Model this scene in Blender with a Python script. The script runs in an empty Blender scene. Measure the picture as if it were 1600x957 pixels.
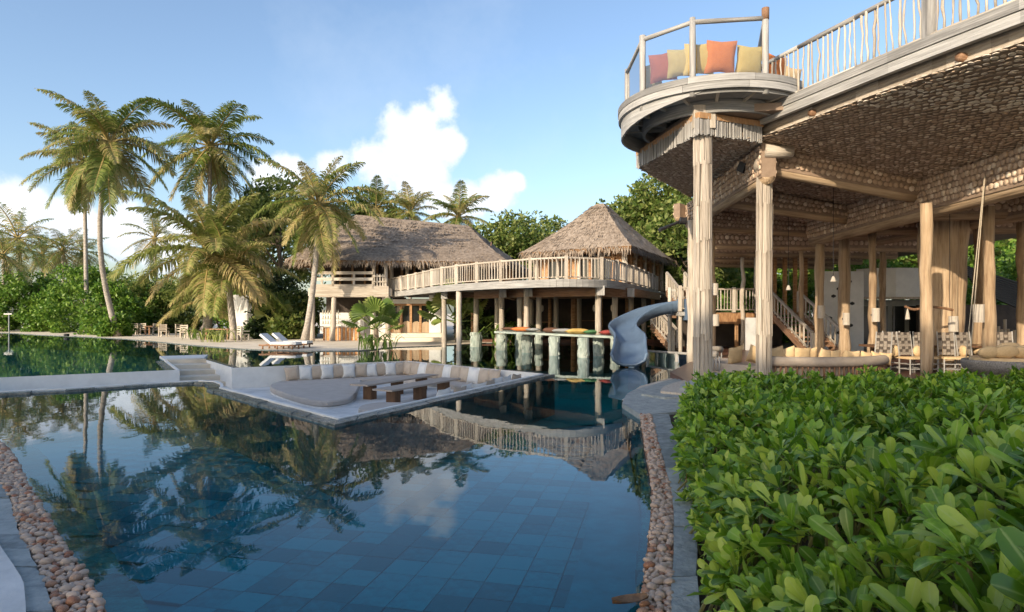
import bpy, math, random
import numpy as np
from mathutils import Vector, Matrix, Quaternion
from mathutils.geometry import tessellate_polygon
random.seed(7)
RNG = np.random.default_rng(7)
R = math.radians
scene = bpy.context.scene
COL = scene.collection

# ---------------------------------------------------------------- camera
CAMH, HOR, F = 1.9, 490.0, 1000.0
cam_d = bpy.data.cameras.new('camera'); cam = bpy.data.objects.new('camera', cam_d); COL.objects.link(cam)
cam.location = (0, 0, CAMH); cam.rotation_euler = (R(90), 0, 0)
cam_d.sensor_width = 36; cam_d.lens = 36 * F / 1600; cam_d.shift_y = (HOR - 478.5) / 1600
cam_d.clip_end = 3000; cam_d.clip_start = .05
scene.camera = cam

# ---------------------------------------------------------------- sun and sky
SUN_EL = R(21); SUN_H = Vector((.6, .8))          # light travels towards +x +y
Ldir = Vector((SUN_H.x * math.cos(SUN_EL), SUN_H.y * math.cos(SUN_EL), -math.sin(SUN_EL)))
sd = bpy.data.lights.new('sun', 'SUN'); sun = bpy.data.objects.new('sun', sd); COL.objects.link(sun)
sd.energy = 2.2; sd.angle = R(.6); sd.color = (1, .84, .63)
sun.rotation_euler = Ldir.to_track_quat('-Z', 'Y').to_euler(); sun.location = (-30, -40, 30)
world = bpy.data.worlds.new('World'); scene.world = world; world.use_nodes = True
wn, wl = world.node_tree.nodes, world.node_tree.links
bg = wn['Background']
sky = wn.new('ShaderNodeTexSky'); sky.sky_type = 'NISHITA'; sky.sun_disc = False
sky.sun_elevation = SUN_EL; sky.sun_rotation = math.atan2(-SUN_H.x, -SUN_H.y)
sky.air_density = 1.0; sky.dust_density = 2.0; sky.ozone_density = 1.9
tc = wn.new('ShaderNodeTexCoord')
def wmath(op, a, b=None, c=None):
    n = wn.new('ShaderNodeMath'); n.operation = op
    for i, v in enumerate((a, b, c)):
        if v is None: continue
        if isinstance(v, (int, float)): n.inputs[i].default_value = v
        else: wl.new(v, n.inputs[i])
    return n.outputs[0]
def wnoise(scale, detail, rough=.55, off=None):
    n = wn.new('ShaderNodeTexNoise'); n.inputs['Scale'].default_value = scale
    n.inputs['Detail'].default_value = detail; n.inputs['Roughness'].default_value = rough
    if off:
        m = wn.new('ShaderNodeVectorMath'); m.operation = 'ADD'; m.inputs[1].default_value = off
        wl.new(tc.outputs['Generated'], m.inputs[0]); wl.new(m.outputs[0], n.inputs['Vector'])
    else: wl.new(tc.outputs['Generated'], n.inputs['Vector'])
    return n.outputs['Fac']
# cumulus heaps: direction by azimuth / height, angular size; they go on round the whole horizon
heaps = [(640, 215, 72), (690, 162, 46), (660, 185, 46), (585, 252, 62), (520, 258, 46), (455, 272, 40), (650, 262, 56), (415, 278, 34), (700, 225, 40),
         (775, 298, 42), (735, 312, 36), (805, 285, 24), (695, 316, 34), (30, 330, 70), (110, 345, 56), (-80, 310, 120),
         (195, 360, 60), (265, 380, 60), (1900, 300, 120), (2300, 250, 140), (-700, 280, 140), (-500, 330, 100)]
dirs = [(Vector(((a - 800) / F, 1, (HOR - b) / F)), r / F) for a, b, r in heaps]
for k in range(9):                                   # heaps behind the photographer
    az = R(100 + k * 20 + random.uniform(-6, 6)); e = random.uniform(.1, .24)
    dirs.append((Vector((math.sin(az), math.cos(az), e)), random.uniform(.07, .13)))
cov = None
for d, r in dirs:
    s = 1 / d.length; d = d.normalized()
    n = wn.new('ShaderNodeVectorMath'); n.operation = 'DISTANCE'; n.inputs[1].default_value = d
    wl.new(tc.outputs['Generated'], n.inputs[0])
    v = wmath('MULTIPLY_ADD', n.outputs['Value'], -1 / (r * s), 1.0)
    cov = v if cov is None else wmath('SMOOTH_MAX', cov, v, .25)
f1 = wnoise(9, 7, .6); f2 = wnoise(26, 5, .6)
shape = wmath('ADD', cov, wmath('MULTIPLY_ADD', f1, 2.2, -1.12))
mr = wn.new('ShaderNodeMapRange'); mr.interpolation_type = 'SMOOTHSTEP'
mr.inputs['From Min'].default_value = .05; mr.inputs['From Max'].default_value = .42
wl.new(shape, mr.inputs['Value'])
wisp = wn.new('ShaderNodeMapRange'); wisp.inputs['From Min'].default_value = .52; wisp.inputs['From Max'].default_value = .95
wl.new(wnoise(3.2, 6, .62, (3, 1, 7)), wisp.inputs['Value'])
mask = wmath('MAXIMUM', wmath('MULTIPLY', mr.outputs[0], .93), wmath('MULTIPLY', wisp.outputs[0], .35))
shade = wn.new('ShaderNodeValToRGB'); wl.new(wmath('ADD', wmath('MULTIPLY', shape, .5), wmath('MULTIPLY_ADD', f2, .5, -.2)), shade.inputs[0])
shade.color_ramp.elements[0].color = (3.5, 3.9, 4.5, 1); shade.color_ramp.elements[0].position = .15
shade.color_ramp.elements[1].color = (6.3, 6.2, 6.0, 1); shade.color_ramp.elements[1].position = .75
haze_mix = wn.new('ShaderNodeMix'); haze_mix.data_type = 'RGBA'
wl.new(mask, haze_mix.inputs['Factor']); wl.new(sky.outputs[0], haze_mix.inputs['A']); wl.new(shade.outputs[0], haze_mix.inputs['B'])
wl.new(haze_mix.outputs['Result'], bg.inputs['Color']); bg.inputs['Strength'].default_value = .096
scene.view_settings.view_transform = 'Standard'; scene.view_settings.look = 'None'
scene.view_settings.exposure = 1.45; scene.view_settings.gamma = 1
scene.render.engine = 'CYCLES'
scene.cycles.max_bounces = 10; scene.cycles.diffuse_bounces = 6; scene.cycles.transparent_max_bounces = 12; scene.cycles.use_denoising = True

# ---------------------------------------------------------------- pixel helpers (direction only; depth from ground or a known plane)
def G(px, py, z=0.0):
    y = (CAMH - z) * F / (py - HOR); return Vector(((px - 800) / F * y, y, z))
def P(px, py, y):
    return Vector(((px - 800) / F * y, y, CAMH + (HOR - py) / F * y))

# ---------------------------------------------------------------- materials
MATS = {}
def mat(name, cols, rough=.7, scale=(4, 4, 4), detail=5, bump=0., spec=.35, island=0., objr=0., trans=0., bscale=None, metal=0., big=0., wave=None):
    """procedural: noise between two base colours, optional per-piece variation, bump, translucency"""
    m = bpy.data.materials.new(name); m.use_nodes = True; MATS[name] = m
    N, L = m.node_tree.nodes, m.node_tree.links
    b = N['Principled BSDF']; b.inputs['Roughness'].default_value = rough
    b.inputs['Specular IOR Level'].default_value = spec; b.inputs['Metallic'].default_value = metal
    t = N.new('ShaderNodeTexCoord'); mp = N.new('ShaderNodeMapping'); mp.inputs['Scale'].default_value = scale
    L.new(t.outputs['Object'], mp.inputs['Vector'])
    nz = N.new('ShaderNodeTexNoise'); nz.inputs['Scale'].default_value = 1; nz.inputs['Detail'].default_value = detail
    nz.inputs['Roughness'].default_value = .62; L.new(mp.outputs[0], nz.inputs['Vector'])
    rp = N.new('ShaderNodeValToRGB'); k = len(cols)
    rp.color_ramp.elements[0].position = .3; rp.color_ramp.elements[1].position = .7
    while len(rp.color_ramp.elements) < k: rp.color_ramp.elements.new(.5)
    for i, c in enumerate(cols):
        rp.color_ramp.elements[i].position = .3 + .4 * i / (k - 1); rp.color_ramp.elements[i].color = (*c, 1)
    fac = nz.outputs['Fac']
    def madd(src, f, base):
        q = N.new('ShaderNodeMath'); q.operation = 'MULTIPLY_ADD'; q.inputs[1].default_value = f
        L.new(src, q.inputs[0])
        q2 = N.new('ShaderNodeMath'); q2.operation = 'ADD'; L.new(q.outputs[0], q2.inputs[0]); L.new(base, q2.inputs[1])
        q.inputs[2].default_value = -f / 2
        return q2.outputs[0]
    if island:
        g = N.new('ShaderNodeNewGeometry'); fac = madd(g.outputs['Random Per Island'], island, fac)
    if objr:
        oi = N.new('ShaderNodeObjectInfo'); fac = madd(oi.outputs['Random'], objr, fac)
    if big:
        n3 = N.new('ShaderNodeTexNoise'); n3.inputs['Scale'].default_value = .6; n3.inputs['Detail'].default_value = 3
        L.new(t.outputs['Object'], n3.inputs['Vector']); fac = madd(n3.outputs['Fac'], big, fac)
    L.new(fac, rp.inputs[0]); L.new(rp.outputs[0], b.inputs['Base Color'])
    if bump:
        bp = N.new('ShaderNodeBump'); bp.inputs['Strength'].default_value = bump; bp.inputs['Distance'].default_value = .03
        h = nz.outputs['Fac']
        if bscale:
            mp2 = N.new('ShaderNodeMapping'); mp2.inputs['Scale'].default_value = bscale; L.new(t.outputs['Object'], mp2.inputs['Vector'])
            n2 = N.new('ShaderNodeTexNoise'); n2.inputs['Scale'].default_value = 1; n2.inputs['Detail'].default_value = 6
            L.new(mp2.outputs[0], n2.inputs['Vector']); h = n2.outputs['Fac']
        L.new(h, bp.inputs['Height']); L.new(bp.outputs[0], b.inputs['Normal'])
    if trans:
        tr = N.new('ShaderNodeBsdfTranslucent'); L.new(rp.outputs[0], tr.inputs['Color'])
        mx = N.new('ShaderNodeMixShader'); mx.inputs[0].default_value = trans
        L.new(b.outputs[0], mx.inputs[1]); L.new(tr.outputs[0], mx.inputs[2])
        L.new(mx.outputs[0], N['Material Output'].inputs['Surface'])
    return m
GRAIN = (18, 18, 1.3)
mat('grey_wood', [(.20, .19, .178), (.32, .308, .288), (.43, .415, .39)], .8, GRAIN, bump=.35, objr=.25)
mat('grey_plank', [(.19, .185, .175), (.32, .312, .295), (.44, .43, .41)], .8, (1.1, 1.1, 34), detail=7, bump=.3, objr=.35, big=.25)
mat('pale_wood', [(.30, .255, .20), (.44, .385, .315), (.54, .49, .42)], .8, GRAIN, bump=.3, objr=.3)
mat('bark_post', [(.20, .165, .13), (.40, .345, .28), (.54, .48, .40)], .85, (14, 14, 1.0), bump=.8, bscale=(26, 26, 1.6), objr=.2, big=.3)
mat('warm_post', [(.22, .145, .085), (.39, .28, .175), (.49, .37, .25)], .75, (14, 14, .9), bump=1.0, bscale=(20, 20, 1.1), objr=.2, big=.35)
mat('warm_wood', [(.24, .12, .055), (.37, .21, .10), (.46, .28, .15)], .7, (3, 3, 12), bump=.2, objr=.2)
mat('brown_beam', [(.16, .085, .045), (.27, .15, .085), (.34, .21, .13)], .75, GRAIN, bump=.3, objr=.3)
mat('slice', [(.46, .335, .24), (.66, .53, .40), (.78, .68, .56)], .85, (9, 9, 9), island=.75, objr=.75, bump=.25, bscale=(60, 60, 60), big=.25)
mat('ceiling_board', [(.22, .155, .11), (.32, .235, .17)], .9, (5, 5, 5))
mat('thatch', [(.15, .115, .085), (.26, .205, .155), (.36, .295, .235)], .95, (5, 5, 2.2), detail=9, bump=.7, bscale=(30, 30, 6), island=.15, big=.25)
mat('thatch_under', [(.16, .09, .045), (.25, .15, .08)], .95, (12, 12, 2), bump=.5)
mat('plaster', [(.60, .60, .585), (.70, .70, .685)], .85, (3, 3, 3), bump=.15, bscale=(14, 14, 14), big=.3)
mat('sand', [(.50, .43, .34), (.62, .55, .45), (.68, .62, .53)], .95, (.8, .8, .8), detail=8, bump=.6, bscale=(5, 5, 5))
mat('worn_plaster', [(.40, .41, .41), (.56, .565, .56), (.66, .66, .65)], .85, (1.6, 1.6, 1.6), detail=8, bump=.2, bscale=(14, 14, 14), big=.5)
mat('soil', [(.035, .025, .015), (.07, .05, .03)], .95, (6, 6, 6), bump=.5)
mat('curb_stone', [(.20, .22, .215), (.30, .325, .315), (.40, .42, .40)], .8, (7, 7, 7), detail=8, bump=.7, bscale=(22, 22, 22), objr=.35)
mat('wet_stone', [(.045, .055, .055), (.11, .125, .12), (.20, .21, .195)], .25, (6, 6, 6), detail=8, bump=.6, bscale=(18, 18, 18), objr=.3, spec=.5)
mat('pier_stone', [(.17, .22, .19), (.33, .38, .34), (.44, .48, .43)], .85, (5, 5, 2.2), detail=7, bump=.8, bscale=(11, 11, 4))
mat('pebble', [(.13, .05, .028), (.29, .125, .065), (.38, .215, .13), (.45, .34, .26)], .5, (10, 10, 10), island=.9, objr=.9, spec=.4)
mat('tile', [(.0, .12, .15), (.001, .175, .215), (.005, .235, .28)], .5, (3, 3, 3), detail=7, objr=.75, bump=.2)
mat('basin', [(.001, .15, .18), (.004, .21, .25)], .6, (1.5, 1.5, 1.5))
mat('teal_basin', [(.004, .13, .115), (.008, .21, .185), (.015, .27, .235)], .6, (.7, .7, .7))
mat('slide_plastic', [(.085, .13, .20), (.115, .17, .25)], .38, (2, 2, 2), bump=.03, big=.4)
mat('fab_beige', [(.40, .33, .265), (.47, .40, .33)], .95, (6, 6, 6), bump=.25, bscale=(9, 9, 9), objr=.2)
mat('fab_white', [(.62, .62, .61), (.70, .70, .69)], .95, (6, 6, 6), bump=.25, bscale=(9, 9, 9))
mat('fab_mattress', [(.40, .355, .315), (.47, .425, .385)], .95, (3, 3, 3), bump=.2, bscale=(8, 8, 8))
mat('fab_orange', [(.62, .19, .055), (.70, .23, .07)], .9, (6, 6, 6), bump=.25, bscale=(9, 9, 9))
mat('fab_rust', [(.30, .08, .04), (.36, .10, .05)], .9, (6, 6, 6), bump=.25, bscale=(9, 9, 9))
mat('fab_yellow', [(.58, .39, .12), (.64, .45, .16)], .9, (6, 6, 6), bump=.25, bscale=(9, 9, 9))
mat('fab_olive', [(.42, .31, .12), (.48, .36, .15)], .9, (6, 6, 6), bump=.25, bscale=(9, 9, 9))
mat('fab_sandy', [(.56, .40, .22), (.66, .49, .29)], .9, (6, 6, 6), bump=.25, bscale=(9, 9, 9), objr=.3)
mat('fab_green', [(.06, .17, .07), (.09, .22, .09)], .9, (6, 6, 6))
mat('fab_red', [(.24, .04, .035), (.30, .055, .045)], .9, (6, 6, 6))
mat('fab_brown', [(.12, .06, .04), (.16, .085, .055)], .9, (6, 6, 6))
mat('fab_grey', [(.32, .33, .33), (.40, .41, .41)], .9, (6, 6, 6))
mat('table_wood', [(.30, .25, .21), (.42, .36, .31)], .6, (3, 25, 25), bump=.2)
mat('table_leg', [(.10, .05, .025), (.18, .095, .05)], .6, GRAIN, bump=.3)
mat('floor_wood', [(.10, .045, .03), (.17, .08, .055)], .35, (2, 14, 14), bump=.1)
mat('trunk', [(.22, .19, .16), (.36, .32, .275), (.46, .42, .37)], .9, (5, 5, 14), bump=.8, bscale=(4, 4, 16), big=.4)
mat('branch', [(.10, .075, .05), (.18, .14, .10)], .9, (6, 6, 6), bump=.6)
mat('frond', [(.13, .18, .035), (.23, .275, .06), (.33, .325, .10), (.44, .36, .16)], .5, (.5, .5, .5), island=.45, objr=.5, trans=.38, spec=.4)
mat('frond_pale', [(.17, .20, .045), (.27, .29, .08), (.36, .34, .12), (.46, .36, .16)], .5, (.5, .5, .5), island=.45, objr=.5, trans=.38, spec=.4)
mat('rachis', [(.22, .17, .05), (.32, .24, .09)], .6, (2, 2, 2))
mat('fan_leaf', [(.10, .17, .03), (.20, .27, .06), (.30, .33, .10)], .45, (2, 2, 2), objr=.5, trans=.3)
mat('leaf_bush', [(.06, .14, .014), (.11, .22, .022), (.19, .30, .045)], .45, (.5, .5, .5), island=.9, trans=.34)
mat('leaf_tree', [(.085, .135, .025), (.155, .21, .042), (.25, .28, .08)], .5, (.3, .3, .3), island=.9, trans=.36)
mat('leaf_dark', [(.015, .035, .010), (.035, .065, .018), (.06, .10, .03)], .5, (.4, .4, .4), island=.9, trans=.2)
mat('leaf_hedge', [(.085, .19, .012), (.165, .315, .018), (.265, .44, .035), (.38, .50, .07)], .33, (3, 3, 3), island=.6, objr=.6, trans=.33, spec=.5)
def add_veins(m):
    N, L = m.node_tree.nodes, m.node_tree.links; b = N['Principled BSDF']
    src = b.inputs['Base Color'].links[0].from_socket
    a = N.new('ShaderNodeAttribute'); a.attribute_name = 'vein'
    r_ = N.new('ShaderNodeMapRange'); r_.inputs['From Min'].default_value = .84; r_.inputs['From Max'].default_value = .97; r_.inputs['To Max'].default_value = .55
    L.new(a.outputs['Fac'], r_.inputs['Value'])
    mx = N.new('ShaderNodeMix'); mx.data_type = 'RGBA'; mx.inputs['B'].default_value = (.42, .52, .17, 1)
    L.new(r_.outputs[0], mx.inputs['Factor']); L.new(src, mx.inputs['A']); L.new(mx.outputs['Result'], b.inputs['Base Color'])
add_veins(MATS['leaf_hedge'])
mat('stem', [(.10, .11, .035), (.18, .17, .07)], .7, (8, 8, 8))
mat('dry_leaf', [(.17, .095, .05), (.26, .16, .09)], .7, (20, 20, 20), bump=.4)
mat('metal_black', [(.02, .02, .022), (.035, .035, .04)], .4, (8, 8, 8))
mat('metal_grey', [(.30, .31, .32), (.36, .37, .38)], .4, (8, 8, 8), metal=.6)
mat('paper', [(.58, .52, .44), (.66, .60, .52)], .8, (8, 8, 8), trans=.3)
mat('rope', [(.36, .30, .22), (.46, .40, .30)], .9, (30, 30, 30), bump=.4)
mat('wicker', [(.12, .11, .10), (.25, .23, .21), (.34, .32, .30)], .8, (40, 40, 25), bump=.9, bscale=(60, 60, 40))
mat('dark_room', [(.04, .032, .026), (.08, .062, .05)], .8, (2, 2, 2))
mat('grey_wall', [(.19, .20, .19), (.25, .26, .25)], .7, (1.5, 1.5, 1.5), big=.5)
mat('orange_panel', [(.36, .13, .045), (.50, .24, .09), (.55, .36, .18)], .7, (7, 7, 7))
mat('bottle', [(.30, .32, .28), (.45, .42, .34)], .2, (9, 9, 9), objr=.8)
mat('weave', [(.20, .17, .14), (.29, .25, .21)], .9, (20, 20, 20), bump=.3)
mat('weave_dark', [(.05, .04, .035), (.10, .08, .065)], .9, (20, 20, 20), bump=.3)
def window_glass():
    m = bpy.data.materials.new('window_glass'); m.use_nodes = True; MATS['window_glass'] = m
    b = m.node_tree.nodes['Principled BSDF']; b.inputs['Base Color'].default_value = (.02, .022, .022, 1)
    b.inputs['Roughness'].default_value = .06
    m = bpy.data.materials.new('clear_glass'); m.use_nodes = True; MATS['clear_glass'] = m
    N, L = m.node_tree.nodes, m.node_tree.links
    tr = N.new('ShaderNodeBsdfTransparent'); tr.inputs[0].default_value = (.92, .955, .985, 1)
    gl = N.new('ShaderNodeBsdfGlossy'); gl.inputs['Roughness'].default_value = .01
    fr = N.new('ShaderNodeFresnel'); fr.inputs[0].default_value = 1.5
    mx = N.new('ShaderNodeMixShader'); L.new(fr.outputs[0], mx.inputs[0]); L.new(tr.outputs[0], mx.inputs[1]); L.new(gl.outputs[0], mx.inputs[2])
    L.new(mx.outputs[0], N['Material Output'].inputs['Surface'])
    m = bpy.data.materials.new('water'); m.use_nodes = True; MATS['water'] = m
    N, L = m.node_tree.nodes, m.node_tree.links
    tr = N.new('ShaderNodeBsdfTransparent'); tr.inputs[0].default_value = (.22, .93, .99, 1)
    gl = N.new('ShaderNodeBsdfGlossy'); gl.inputs['Roughness'].default_value = .012; gl.inputs[0].default_value = (.90, .95, 1, 1)
    t = N.new('ShaderNodeTexCoord'); mp = N.new('ShaderNodeMapping'); mp.inputs['Scale'].default_value = (1.0, .55, 1)
    L.new(t.outputs['Object'], mp.inputs[0])
    n1 = N.new('ShaderNodeTexNoise'); n1.inputs['Scale'].default_value = 1.6; n1.inputs['Detail'].default_value = 3
    L.new(mp.outputs[0], n1.inputs['Vector'])
    bp = N.new('ShaderNodeBump'); bp.inputs['Strength'].default_value = .045; bp.inputs['Distance'].default_value = .05
    L.new(n1.outputs['Fac'], bp.inputs['Height'])
    fr = N.new('ShaderNodeFresnel'); fr.inputs[0].default_value = 1.24
    for q in (gl, fr): L.new(bp.outputs[0], q.inputs['Normal'])
    mx = N.new('ShaderNodeMixShader'); L.new(fr.outputs[0], mx.inputs[0]); L.new(tr.outputs[0], mx.inputs[1]); L.new(gl.outputs[0], mx.inputs[2])
    L.new(mx.outputs[0], N['Material Output'].inputs['Surface'])
window_glass()

# ---------------------------------------------------------------- object helpers
W = {}
I4 = Matrix.Identity(4)
def put(o, parent, M):
    COL.objects.link(o)
    if parent is not None:
        o.parent = parent; o.matrix_parent_inverse = W[parent.name].inverted()
    o.matrix_basis = M; W[o.name] = M.copy()
    return o
def tag(o, label=None, cat=None, group=None, kind=None):
    if label: o['label'] = label
    if cat: o['category'] = cat
    if group: o['group'] = group
    if kind: o['kind'] = kind
    return o
def thing(name, label, cat, loc=(0, 0, 0), group=None, rz=0.):
    o = bpy.data.objects.new(name, None); o.empty_display_size = .2
    put(o, None, Matrix.Translation(loc) @ Matrix.Rotation(rz, 4, 'Z'))
    return tag(o, label, cat, group)
def obj(name, mesh, parent=None, M=I4): return put(bpy.data.objects.new(name, mesh), parent, M)
class MB:
    def __init__(s): s.v = []; s.f = []
    def add(s, vs, fs):
        n = len(s.v); s.v.extend(tuple(v) for v in vs); s.f.extend(tuple(i + n for i in f) for f in fs); return s
    def box(s, c, d, M=None):
        vs = [Vector((x * d[0] / 2, y * d[1] / 2, z * d[2] / 2)) for x in (-1, 1) for y in (-1, 1) for z in (-1, 1)]
        c = Vector(c); vs = [(M @ v if M else v) + c for v in vs]
        return s.add(vs, [(0, 1, 3, 2), (4, 6, 7, 5), (0, 4, 5, 1), (2, 3, 7, 6), (0, 2, 6, 4), (1, 5, 7, 3)])
    def tube(s, pts, rad, n=8, cap=True):
        pts = [Vector(p) for p in pts]; m = len(pts)
        if not hasattr(rad, '__len__'): rad = [rad] * m
        vs = []; u = None
        for i, p in enumerate(pts):
            t = (pts[min(i + 1, m - 1)] - pts[max(i - 1, 0)]).normalized()
            if u is None: u = t.orthogonal().normalized()
            u = (u - t * u.dot(t)).normalized(); w = t.cross(u)
            for k in range(n):
                a = 2 * math.pi * k / n; vs.append(p + (u * math.cos(a) + w * math.sin(a)) * rad[i])
        fs = [(i * n + k, i * n + (k + 1) % n, (i + 1) * n + (k + 1) % n, (i + 1) * n + k) for i in range(m - 1) for k in range(n)]
        if cap: fs += [tuple(range(n))[::-1], tuple((m - 1) * n + k for k in range(n))]
        return s.add(vs, fs)
    def prism(s, poly, z0, z1):
        n = len(poly); a = sum(poly[i][0] * poly[(i + 1) % n][1] - poly[(i + 1) % n][0] * poly[i][1] for i in range(n))
        if a < 0: poly = poly[::-1]
        vs = [(p[0], p[1], z0) for p in poly] + [(p[0], p[1], z1) for p in poly]
        tri = tessellate_polygon([[Vector((p[0], p[1], 0)) for p in poly]])
        fs = [(i, (i + 1) % n, n + (i + 1) % n, n + i) for i in range(n)]
        for t in tri:
            q = [Vector(poly[i][:2]) for i in t]
            c = (q[1] - q[0]).cross(q[2] - q[0]); t = t if c > 0 else t[::-1]
            fs += [tuple(n + i for i in t), tuple(t[::-1])]
        return s.add(vs, fs)
    def mesh(s, name, m, smooth=False):
        me = bpy.data.meshes.new(name); me.from_pydata(s.v, [], s.f); me.materials.append(MATS[m])
        if smooth: me.polygons.foreach_set('use_smooth', [True] * len(me.polygons))
        me.update(); return me
    def build(s, name, m, parent=None, M=I4, smooth=False, kind=None):
        o = obj(name, s.mesh(name, m, smooth), parent, M)
        if kind: o['kind'] = kind
        return o
def aim(p0, p1):
    """matrix taking local +Z at the origin to the line p0 -> p1"""
    p0, p1 = Vector(p0), Vector(p1)
    return Matrix.Translation(p0) @ (p1 - p0).to_track_quat('Z', 'Y').to_matrix().to_4x4()
def log(name, p0, p1, r0, m, parent=None, r1=None, n=10, wob=.04, seg=None, smooth=True, bend=0., crook=0.):
    """a natural round log: slightly crooked and uneven, grain along its length"""
    Ln = (Vector(p1) - Vector(p0)).length; r1 = r0 if r1 is None else r1
    seg = seg or max(2, min(9, int(Ln / .5)))
    pts, rad = [], []
    ph = random.uniform(0, 6)
    for i in range(seg + 1):
        t = i / seg; e = 0 if i in (0, seg) else 1
        pts.append((e * random.gauss(0, wob * r0 * .8 + crook) + bend * math.sin(math.pi * t), e * random.gauss(0, wob * r0 * .8), Ln * t))
        rad.append((r0 + (r1 - r0) * t) * (1 + random.gauss(0, wob)))
    return MB().tube(pts, rad, n).build(name, m, parent, aim(p0, p1), smooth and n > 5)
def beam(name, p0, p1, w, h, m, parent=None):
    Ln = (Vector(p1) - Vector(p0)).length
    d = (Vector(p1) - Vector(p0)).normalized()
    up = Vector((0, 0, 1)) if abs(d.z) < .95 else Vector((0, 1, 0))
    x = d.cross(up).normalized(); y = x.cross(d)
    M = Matrix.Translation(Vector(p0)) @ Matrix((x, -y, d)).transposed().to_4x4()
    if M.determinant() < 0: M = Matrix.Translation(Vector(p0)) @ Matrix((x, y, d)).transposed().to_4x4()
    return MB().box((0, 0, Ln / 2), (w, h, Ln)).build(name, m, parent, M)
def sheet(polys, z):
    """flat polygon, with holes after the first ring"""
    ring = [[Vector((p[0], p[1], 0)) for p in q] for q in polys]
    flat = [v for q in ring for v in q]; mb = MB(); fs = []
    for t in tessellate_polygon(ring):
        a, b, c = (flat[i] for i in t)
        fs.append(t if (b - a).cross(c - a).z > 0 else t[::-1])
    return mb.add([(v.x, v.y, z) for v in flat], fs)
def wallstrip(poly, z0, z1, closed=True, flip=False):
    n = len(poly); mb = MB()
    for i in range(n if closed else n - 1):
        a, b = poly[i], poly[(i + 1) % n]
        q = [(a[0], a[1], z0), (b[0], b[1], z0), (b[0], b[1], z1), (a[0], a[1], z1)]
        mb.add(q, [(3, 2, 1, 0) if flip else (0, 1, 2, 3)])
    return mb
def smooth_line(pts, n=6):
    """Catmull-Rom"""
    pts = [Vector(p) for p in pts]; out = []
    for i in range(len(pts) - 1):
        a, b, c, d = pts[max(i - 1, 0)], pts[i], pts[i + 1], pts[min(i + 2, len(pts) - 1)]
        for k in range(n):
            t = k / n
            out.append(.5 * (2 * b + (c - a) * t + (2 * a - 5 * b + 4 * c - d) * t * t + (3 * b - a - 3 * c + d) * t ** 3))
    return out + [pts[-1]]
def resample(pts, step):
    out = [pts[0].copy()]; acc = 0.
    for a, b in zip(pts, pts[1:]):
        L_ = (b - a).length; t = step - acc
        while t <= L_:
            out.append(a.lerp(b, t / L_)); t += step
        acc = L_ - (t - step)
    return out
def quads(name, V, m, parent=None, nv=4, M=I4, kind=None, smooth=False):
    """fast mesh from an (n, nv, 3) array of separate faces"""
    me = bpy.data.meshes.new(name); n = len(V)
    me.vertices.add(n * nv); me.vertices.foreach_set('co', V.astype(np.float32).ravel())
    me.loops.add(n * nv); me.loops.foreach_set('vertex_index', np.arange(n * nv, dtype=np.int32))
    me.polygons.add(n); me.polygons.foreach_set('loop_start', np.arange(0, n * nv, nv, dtype=np.int32))
    me.polygons.foreach_set('loop_total', np.full(n, nv, dtype=np.int32))
    me.materials.append(MATS[m]); me.update(calc_edges=True); me.validate()
    o = obj(name, me, parent, M)
    if kind: o['kind'] = kind
    return o
def multi(name, base_v, base_f, mats, m, parent=None, kind=None, smooth=False):
    """one mesh from a base shape repeated by an array of 4x4 matrices"""
    bv = np.asarray(base_v, float); k = len(bv); A = np.asarray(mats)
    V = np.einsum('nij,kj->nki', A[:, :3, :3], bv) + A[:, None, :3, 3]
    n = len(A); me = bpy.data.meshes.new(name)
    lt = np.array([len(f) for f in base_f]); li = np.concatenate([np.array(f) for f in base_f])
    me.vertices.add(n * k); me.vertices.foreach_set('co', V.astype(np.float32).ravel())
    LI = (li[None, :] + (np.arange(n) * k)[:, None]).ravel().astype(np.int32)
    LT = np.tile(lt, n).astype(np.int32); LS = np.concatenate([[0], np.cumsum(LT)[:-1]]).astype(np.int32)
    me.loops.add(len(LI)); me.loops.foreach_set('vertex_index', LI)
    me.polygons.add(len(LT)); me.polygons.foreach_set('loop_start', LS); me.polygons.foreach_set('loop_total', LT)
    if smooth: me.polygons.foreach_set('use_smooth', np.ones(len(LT), bool))
    me.materials.append(MATS[m]); me.update(calc_edges=True)
    o = obj(name, me, parent)
    if kind: o['kind'] = kind
    return o

# ================================================================ SETTING: ground, pool, sunken lounge
def xy(v): return (v[0], v[1])
def edge(pix, z, first):
    return smooth_line([Vector((first[0], first[1], z))] + [G(a, b, z) for a, b in pix], 5)
wr = edge([(985, 957), (1000, 850), (1003, 760), (992, 700), (983, 660), (972, 628)], 0, (.38, 2.3))
pri = edge([(1002, 957), (1013, 850), (1019, 760), (1007, 690), (1001, 648)], .1, (.42, 2.3))
pro = edge([(1050, 957), (1052, 850), (1050, 775), (1033, 710), (1017, 648)], .1, (.62, 2.3))
cro = edge([(1092, 957), (1090, 850), (1080, 780), (1062, 700), (1043, 645)], .1, (.8, 2.3))
wlft = edge([(235, 957), (180, 860), (120, 770), (60, 700), (0, 646), (-120, 605)], 0, (-.9, 2.3))
pli = edge([(165, 957), (100, 850), (45, 760), (0, 690), (-110, 630)], .1, (-1.25, 2.3))
plo = edge([(85, 957), (30, 830), (0, 755), (-90, 660)], .1, (-1.55, 2.3))
slo = edge([(40, 957), (0, 865), (-120, 700)], .1, (-1.95, 2.5))

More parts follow.
